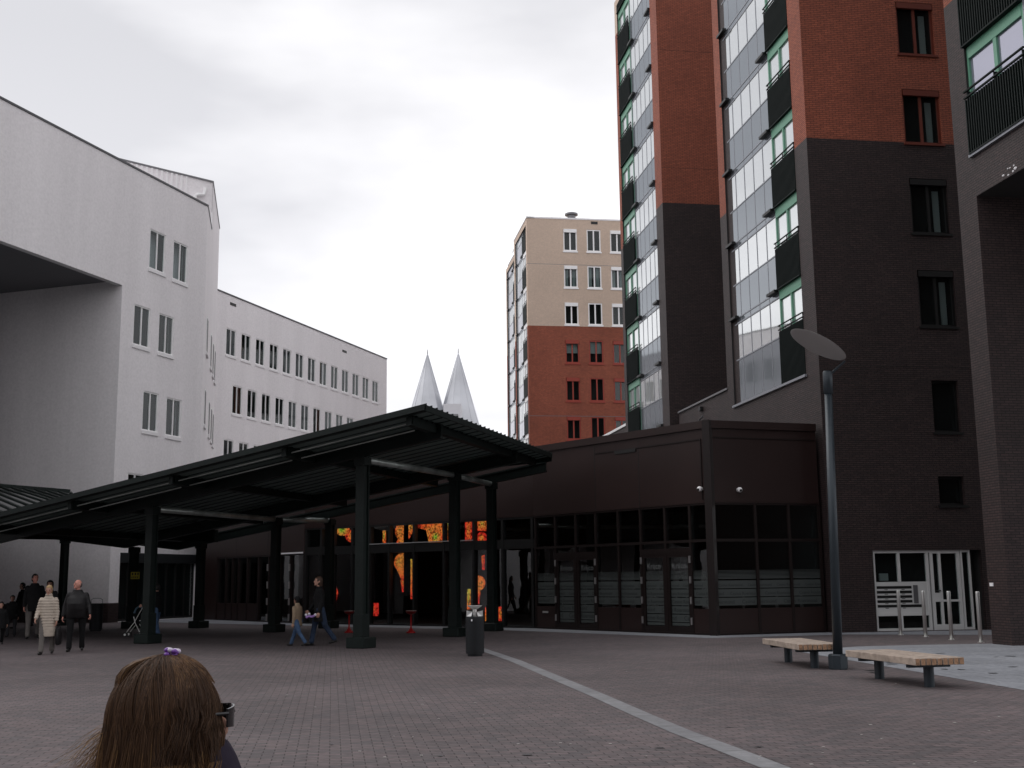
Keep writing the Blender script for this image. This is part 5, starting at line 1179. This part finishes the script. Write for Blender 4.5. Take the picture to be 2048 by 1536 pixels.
# pushchair
ps = ground(268, 1274); pc = empty('pushchair', ps, 'small folding pushchair with dark seat, left of the near left column', 'pushchair')
def V3(x, y, z): return ps + Vector((x, y, z))
for sy in (-.18, .18):
    bm = bmesh.new(); tube(bm, [V3(-.22, sy, .1), V3(.05, sy, .45), V3(.30, sy, .92), V3(.38, sy, 1.0)], .012, 6); tube(bm, [V3(.25, sy, .1), V3(.08, sy, .42), V3(.02, sy, .62)], .012, 6); obj('frame', bm, M['stain'], pc)
    for sx in (-.22, .25):
        bm = bmesh.new(); cyl(bm, V3(sx, sy - .03, .08), V3(sx, sy + .03, .08), .08, n=16); wo = obj('wheel', bm, M['black'], pc)
        bm = bmesh.new(); cyl(bm, V3(sx, sy - .035, .08), V3(sx, sy + .035, .08), .035, n=12); obj('hub', bm, M['stain'], wo)
bm = bmesh.new(); ball(bm, V3(.0, 0, .42), .18, .15, .07, 12); ball(bm, V3(.13, 0, .62), .07, .15, .2, 12, Matrix.Rotation(rad(25), 3, 'Y')); mobj('seat', remeshed(bm, .02, 2), BLK, pc).matrix_parent_inverse = pc.matrix_basis.inverted()
bm = bmesh.new(); tube(bm, [V3(-.02, 0, .72), V3(.03, 0, .86), V3(.13, 0, .93), V3(.22, 0, .88)], .03, 8); obj('canopy_hoop', bm, mat('blue_grey_cloth', (.08, .14, .19), .7), pc)
# ================================================================ WOMAN IN THE FOREGROUND
fd = 2.4; hd_ = at_depth(338, 1400, fd); px1 = fd / F
fw_ = empty('person', (hd_.x, hd_.y, 0), 'woman in the foreground seen from behind, long brown hair and dark sunglasses', 'person', local=True)
HY = rad(62)                # she faces right and slightly away
Rz = Matrix.Rotation(HY, 3, 'Z'); Ht = at_depth(338, 1318, fd).z
hc = Vector((0, 0, Ht - .118))
def hq(v): return hc + Rz @ Vector(v)      # local head frame: -y is the face... turned to +x
Rz = Matrix.Rotation(rad(120), 3, 'Z')
bm = bmesh.new(); ball(bm, hc, .077, .097, .115, 24, Rz); ball(bm, hq((0, -.038, -.06)), .056, .062, .066, 18, Rz); ball(bm, hq((0, -.104, -.022)), .013, .019, .026, 10, Rz); ball(bm, hq((0, -.09, -.105)), .022, .02, .016, 10, Rz); ball(bm, hq((0, -.092, -.066)), .024, .014, .012, 10, Rz)
for sd in (-1, 1): ball(bm, hq((sd * .078, .01, -.015)), .012, .022, .032, 8, Rz)
capsule(bm, hc + Vector((0, 0, -.08)), hc + Vector((-.02, 0, -.22)), .055, .06)
tz = hc.z - .22
def E2(z, rx, ry): return (Vector((-.01, 0, z)), Rz @ Vector((rx, 0, 0)), Rz @ Vector((0, ry, 0)))
loft(bm, [E2(tz - .55, .13, .10), E2(tz - .35, .12, .10), E2(tz - .12, .16, .11), E2(tz - .03, .15, .09), E2(tz + .03, .07, .06)], 18)
for sd in (-1, 1):
    hp = Vector((0, 0, tz - .55)) + Rz @ Vector((sd * .09, 0, 0)); capsule(bm, hp, Vector((hp.x, hp.y, .48)), .085, .06); capsule(bm, Vector((hp.x, hp.y, .48)), Vector((hp.x, hp.y, .08)), .058, .04); capsule(bm, Vector((hp.x, hp.y, .04)), Vector((hp.x, hp.y, .035)) + Rz @ Vector((0, -.14, 0)), .035, .03)
    sp = Vector((0, 0, tz - .05)) + Rz @ Vector((sd * .17, 0, 0)); el = sp + Vector((0, 0, -.29)) + Rz @ Vector((sd * .04, 0, 0)); wr = el + Vector((0, 0, -.22)) + Rz @ Vector((0, -.08, 0)); capsule(bm, sp, el, .05, .04); capsule(bm, el, wr, .04, .026); ball(bm, wr + Vector((0, 0, -.05)), .03, .03, .05, 10)
    for k in range(4): f0 = wr + Vector((0, 0, -.085)) + Rz @ Vector((0, .028 - .019 * k, 0)); capsule(bm, f0, f0 + Vector((0, 0, -.055 + .006 * abs(k - 1.5))), .0095, .0085, 8)
    capsule(bm, wr + Rz @ Vector((0, -.03, -.03)), wr + Rz @ Vector((0, -.05, -.075)), .012, .010, 8)
mobj('body', remeshed(bm, .007, 3), SKIN, fw_)
bm = bmesh.new(); loft(bm, [E2(tz - .95, .2, .16), E2(tz - .5, .17, .14), E2(tz - .15, .205, .15), E2(tz - .045, .19, .125), E2(tz + .01, .11, .095), E2(tz + .06, .085, .085)], 24)
for sd in (-1, 1):
    sp = Vector((0, 0, tz - .06)) + Rz @ Vector((sd * .175, 0, 0)); el = sp + Vector((0, 0, -.29)) + Rz @ Vector((sd * .04, 0, 0)); wr = el + Vector((0, 0, -.2)) + Rz @ Vector((0, -.07, 0)); capsule(bm, sp, el, .075, .06); capsule(bm, el, wr, .058, .045)
fo_ = Rz @ Vector((0, -.045, 0))
loft(bm, [(hc + fo_ + Vector((0, 0, z)) , Rz @ Vector((rx, 0, 0)), Rz @ Vector((0, ry, 0))) for z, rx, ry in ((-.30, .17, .12), (-.16, .13, .115), (-.115, .11, .108), (-.075, .095, .092), (-.04, .078, .072))], 22)
mobj('coat', remeshed(bm, .009, 5), cloth('plum_coat', (.022, .016, .030)), fw_)
bm = bmesh.new(); loft(bm, [E2(tz - .62, .16, .12), E2(tz - .52, .155, .115)], 16)
for sd in (-1, 1): hp = Vector((0, 0, tz - .58)) + Rz @ Vector((sd * .09, 0, 0)); capsule(bm, hp, Vector((hp.x, hp.y, .1)), .1, .07)
mobj('trousers', remeshed(bm, .014, 3), JND, fw_)
for sd in (-1, 1): bm = bmesh.new(); q = Rz @ Vector((sd * .09, 0, 0)); capsule(bm, Vector((q.x, q.y, .045)), Vector((q.x, q.y, .04)) + Rz @ Vector((0, -.15, 0)), .045, .038); mobj('shoe', remeshed(bm, .01, 2), SHO, fw_)
# sunglasses are worn, a thing of their own
gp = fw_.location + hq((0, -.09, .01)); sg = empty('sunglasses', gp, 'glossy black wraparound sunglasses worn by the woman in the foreground', 'sunglasses')
GL = mat('black_gloss', (.004, .004, .005), .08, 0, .6)
def G(v): return fw_.location + hq(v)
for sd in (-1, 1):
    bm = bmesh.new(); pts = []
    for k in range(9): t = k / 8; pts.append((sd * (.008 + .054 * t), -.128 + .026 * t ** 2))
    for k in range(8):
        (x0, y0), (x1, y1) = pts[k], pts[k + 1]; h0 = .021 * (1 - .2 * (k / 8)); h1 = .021 * (1 - .2 * ((k + 1) / 8))
        hexa(bm, [G((x0, y0, .002 - h0)), G((x1, y1, .002 - h1)), G((x1, y1 + .004, .002 - h1)), G((x0, y0 + .004, .002 - h0)), G((x0, y0, .004 + h0)), G((x1, y1, .004 + h1)), G((x1, y1 + .004, .004 + h1)), G((x0, y0 + .004, .004 + h0))])
    bmesh.ops.remove_doubles(bm, verts=bm.verts[:], dist=1e-5); obj('lens', bm, GL, sg)
    bm = bmesh.new(); tube(bm, [G((sd * .062, -.102, .012)), G((sd * .066, -.06, .012)), G((sd * .068, .0, .008)), G((sd * .068, .02, -.012))], .0035, 6); obj('temple', bm, GL, sg)
bm = bmesh.new(); tube(bm, [G((-.012, -.128, .010)), G((0, -.131, .012)), G((.012, -.128, .010))], .003, 6); obj('bridge', bm, GL, sg)
# ---- hair: an under layer and several thousand strands swept to a clip on the crown
clip = hq((-.008, .0, .129))
def scalp(th, ph, k=1.0):   # th from crown downwards, ph around, 0 = face
    return Vector((.084 * k * math.sin(th) * math.sin(ph), -.103 * k * math.sin(th) * math.cos(ph), .120 * k * math.cos(th)))
bm = bmesh.new(); ball(bm, hq((0, .014, .008)), .085, .097, .119, 24, Rz); ball(bm, hq((0, .03, -.05)), .088, .085, .11, 20, Rz)
ball(bm, hq((.0, .05, -.16)), .10, .07, .16, 18, Rz); ball(bm, hq((.0, .055, -.26)), .125, .065, .17, 18, Rz)
me = remeshed(bm, .008, 5); mobj('hair', me, mat('hair_under', (.036, .020, .012), .7, 0, .2, noise=.5, nscale=30), fw_)
hm = []
for i, c in enumerate(((.078, .042, .024), (.110, .060, .033), (.165, .092, .044), (.30, .175, .075), (.042, .023, .014))):
    m = bpy.data.materials.new('hair_strand'); m.use_nodes = True; b = m.node_tree.nodes['Principled BSDF']; b.inputs['Base Color'].default_value = (*c, 1); b.inputs['Roughness'].default_value = .45; b.inputs['Specular IOR Level'].default_value = .18; hm.append(m)
R2 = random.Random(11); bm = bmesh.new()
def strand(pts, w, mi, mi2=None):
    prev = None
    for i, p in enumerate(pts):
        t = (Vector(pts[min(i + 1, len(pts) - 1)]) - Vector(pts[max(i - 1, 0)]))
        o_ = Vector(p) - (hc + Vector((0, 0, -.1))); sd = t.cross(o_)
        sd = sd.normalized() if sd.length > 1e-9 else Vector((1, 0, 0)); up_ = sd.cross(t).normalized()
        ww = w * (1 - .75 * (i / (len(pts) - 1)) ** 2)
        cur = [bm.verts.new(Vector(p) + sd * ww), bm.verts.new(Vector(p) - sd * ww), bm.verts.new(Vector(p) + up_ * ww * .9)]
        if prev:
            for a, b_ in ((0, 1), (1, 2), (2, 0)):
                f = bm.faces.new((prev[a], prev[b_], cur[b_], cur[a])); f.material_index = mi if mi2 is None or i < len(pts) * .45 else mi2; f.smooth = True
        prev = cur
nst = 8500
for k in range(nst):
    ph = R2.uniform(-math.pi, math.pi); 
    lock = math.floor((ph + math.pi) * 14 + R2.uniform(-.7, .7)); rl = random.Random(lock * 7 + 3)
    if abs(ph) < .52 or (abs(ph) < .8 and R2.random() < .35): continue
    th0 = R2.uniform(.05, 1.1); thm = R2.uniform(1.45, 1.75); kk = 1.02 + R2.uniform(0, .05)
    pts = []
    for j in range(6):
        th = th0 + (thm - th0) * j / 5; v = scalp(th, ph + .10 * math.sin(th * 2 + lock), kk); v.y += .012; pts.append(hq(v))
    v = scalp(thm, ph, kk); v.y += .012
    L_ = R2.uniform(.26, .44) if R2.random() < .85 else R2.uniform(.12, .25)
    amp = rl.uniform(.002, .007); fr_ = rl.uniform(14, 24); fa = rl.uniform(0, 6); out_ = .10 + rl.uniform(-.04, .05)
    for j in range(1, 15):
        t = j / 14; z = -L_ * t
        q = Vector(v); q.z += z; q.x *= (1 + .75 * t * (L_ / .4)) ; q.y = q.y * (1 + .04 * t) + .006 * t + out_ * .12 * t
        wv = amp * math.sin(fr_ * (-z) + fa) * min(1, t * 3); q.x += wv; q.y += amp * .8 * math.cos(fr_ * (-z) * .8 + fa) * min(1, t * 3)
        q.x += R2.uniform(-.0006, .0006); pts.append(hq(q))
    x = rl.random() * .3 + R2.random() * .7
    mi = 4 if x < .24 else 0 if x < .5 else 1 if x < .70 else 2 if x < .88 else 3
    top = R2.choice((0, 0, 4, 4, 0, 1))
    strand(pts, R2.uniform(.0004, .0009), top, mi)
# strands drawn back from the forehead to the clip
for k in range(1300):
    ph = R2.uniform(-1.5, 1.5); th = R2.uniform(.55, 1.05) if abs(ph) < .8 else R2.uniform(.6, 1.3); a = scalp(th, ph, 1.03); a.y += .008; b_ = Vector((-.012 + R2.uniform(-.012, .012), .002 + R2.uniform(-.008, .008), .122)); pts = []
    for j in range(9):
        t = j / 8; q = a.lerp(b_, t); n_ = Vector((q.x / .084, q.y / .103, q.z / .120)); l_ = n_.length; kq = 1.045 + R2.uniform(0, .02) + .05 * math.sin(math.pi * t) * .4; q = Vector((q.x / l_ * kq, q.y / l_ * kq, q.z / l_ * kq)); q.y += .004; pts.append(hq(q))
    strand(pts, R2.uniform(.0006, .0011), R2.choice((0, 0, 1, 1, 2, 4)))
# the tail below the clip
for k in range(700):
    a = R2.uniform(-1, 1); pts = []; L_ = R2.uniform(.16, .32); fa = R2.uniform(0, .6)
    for j in range(14):
        t = j / 13; y = .006 + .102 * math.sin(min(1, t * 2.2) * math.pi / 2) + .012 * math.sin(9 * t + fa); z = .126 - (L_ + .1) * t ** 1.7; x = a * (.008 + .034 * t) + .012 * t; pts.append(hq((x, y, z)))
    strand(pts, R2.uniform(.0004, .0009), R2.choice((0, 1, 1, 2, 4)), R2.choice((1, 2, 2, 3)))
# loose flyaway strands blowing out to the left
for k in range(260):
    st = hq(scalp(1.6, R2.uniform(2.2, 3.3), 1.10)); st.z -= R2.uniform(.0, .12); pts = []; dx = R2.uniform(.02, .10) * (1 if k % 3 else 1.4); dzz = R2.uniform(.05, .16); bow = R2.uniform(-.03, .02)
    for j in range(12): t = j / 11; pts.append(st + Vector((-dx * t - .01 * t * t, .02 * t, -dzz * t ** 1.5 + bow * math.sin(3 * t))))
    strand(pts, R2.uniform(.0005, .0009), R2.choice((2, 2, 3, 1)))
for k in range(420):
    ph = R2.uniform(-2.2, -.9) if k % 2 else R2.uniform(.9, 2.2); v = scalp(1.5, ph, 1.08 + R2.uniform(0, .03)); pts = [hq(scalp(.5 + .2 * j, ph, 1.07)) for j in range(5)]; fa = R2.gauss(1.5, .5) + 2.2 * round(ph * 3)
    for j in range(14): t = j / 13; q = Vector(v); q.z -= .35 * t; q.x *= 1 + .8 * t; q.x += .014 * math.sin(14 * t + fa); q.y += .012 * math.cos(11 * t + fa); pts.append(hq(q))
    strand(pts, R2.uniform(.0003, .0007), R2.choice((0, 4)), R2.choice((1, 1, 2, 3)))
# locks falling beside the cheek
for k in range(700):
    ph = R2.choice((-1, 1)) * R2.uniform(.5, 1.0); v = scalp(R2.uniform(.6, 1.1), ph, 1.03); v2_ = scalp(R2.uniform(1.5, 1.7), ph * 1.15, 1.06 + R2.uniform(0, .04)); pts = []; fa = R2.gauss(0, .35) + round(ph * 6)
    for j in range(5): q = v.lerp(v2_, j / 4); q *= 1 + .05 * math.sin(math.pi * j / 4); pts.append(hq(q))
    for j in range(1, 12):
        t = j / 11; q = Vector(v2_); q.z -= R2.uniform(.22, .24) * t; q.x *= 1 + .45 * t; q.y += .03 * t + .009 * math.sin(9 * t + fa); q.x += .008 * math.cos(8 * t + fa); pts.append(hq(q))
    strand(pts, R2.uniform(.0004, .0008), R2.choice((0, 4, 0, 1)), R2.choice((1, 0, 4, 2, 3)))
obj('hair_strands', bm, hm, fw_, recalc=False)['kind'] = 'stuff'
# hair clip
cl = empty('hair_clip', fw_.location + clip, 'purple and white hair clip on the crown of the woman in the foreground', 'hair clip')
for k in range(15):
    a = k * 1.1; bm = bmesh.new(); c = fw_.location + clip + Vector((.008 * math.cos(a) * (1 + .2 * (k % 3)), .008 * math.sin(a * 1.7), .002 + .005 * math.sin(a * 2.3))); ball(bm, c, .0065, .0055, .005, 8); obj('bead', bm, mat('clip_white', (.62, .55, .68), .35) if k % 3 else mat('clip_purple', (.16, .05, .32), .35), cl, smooth=True)
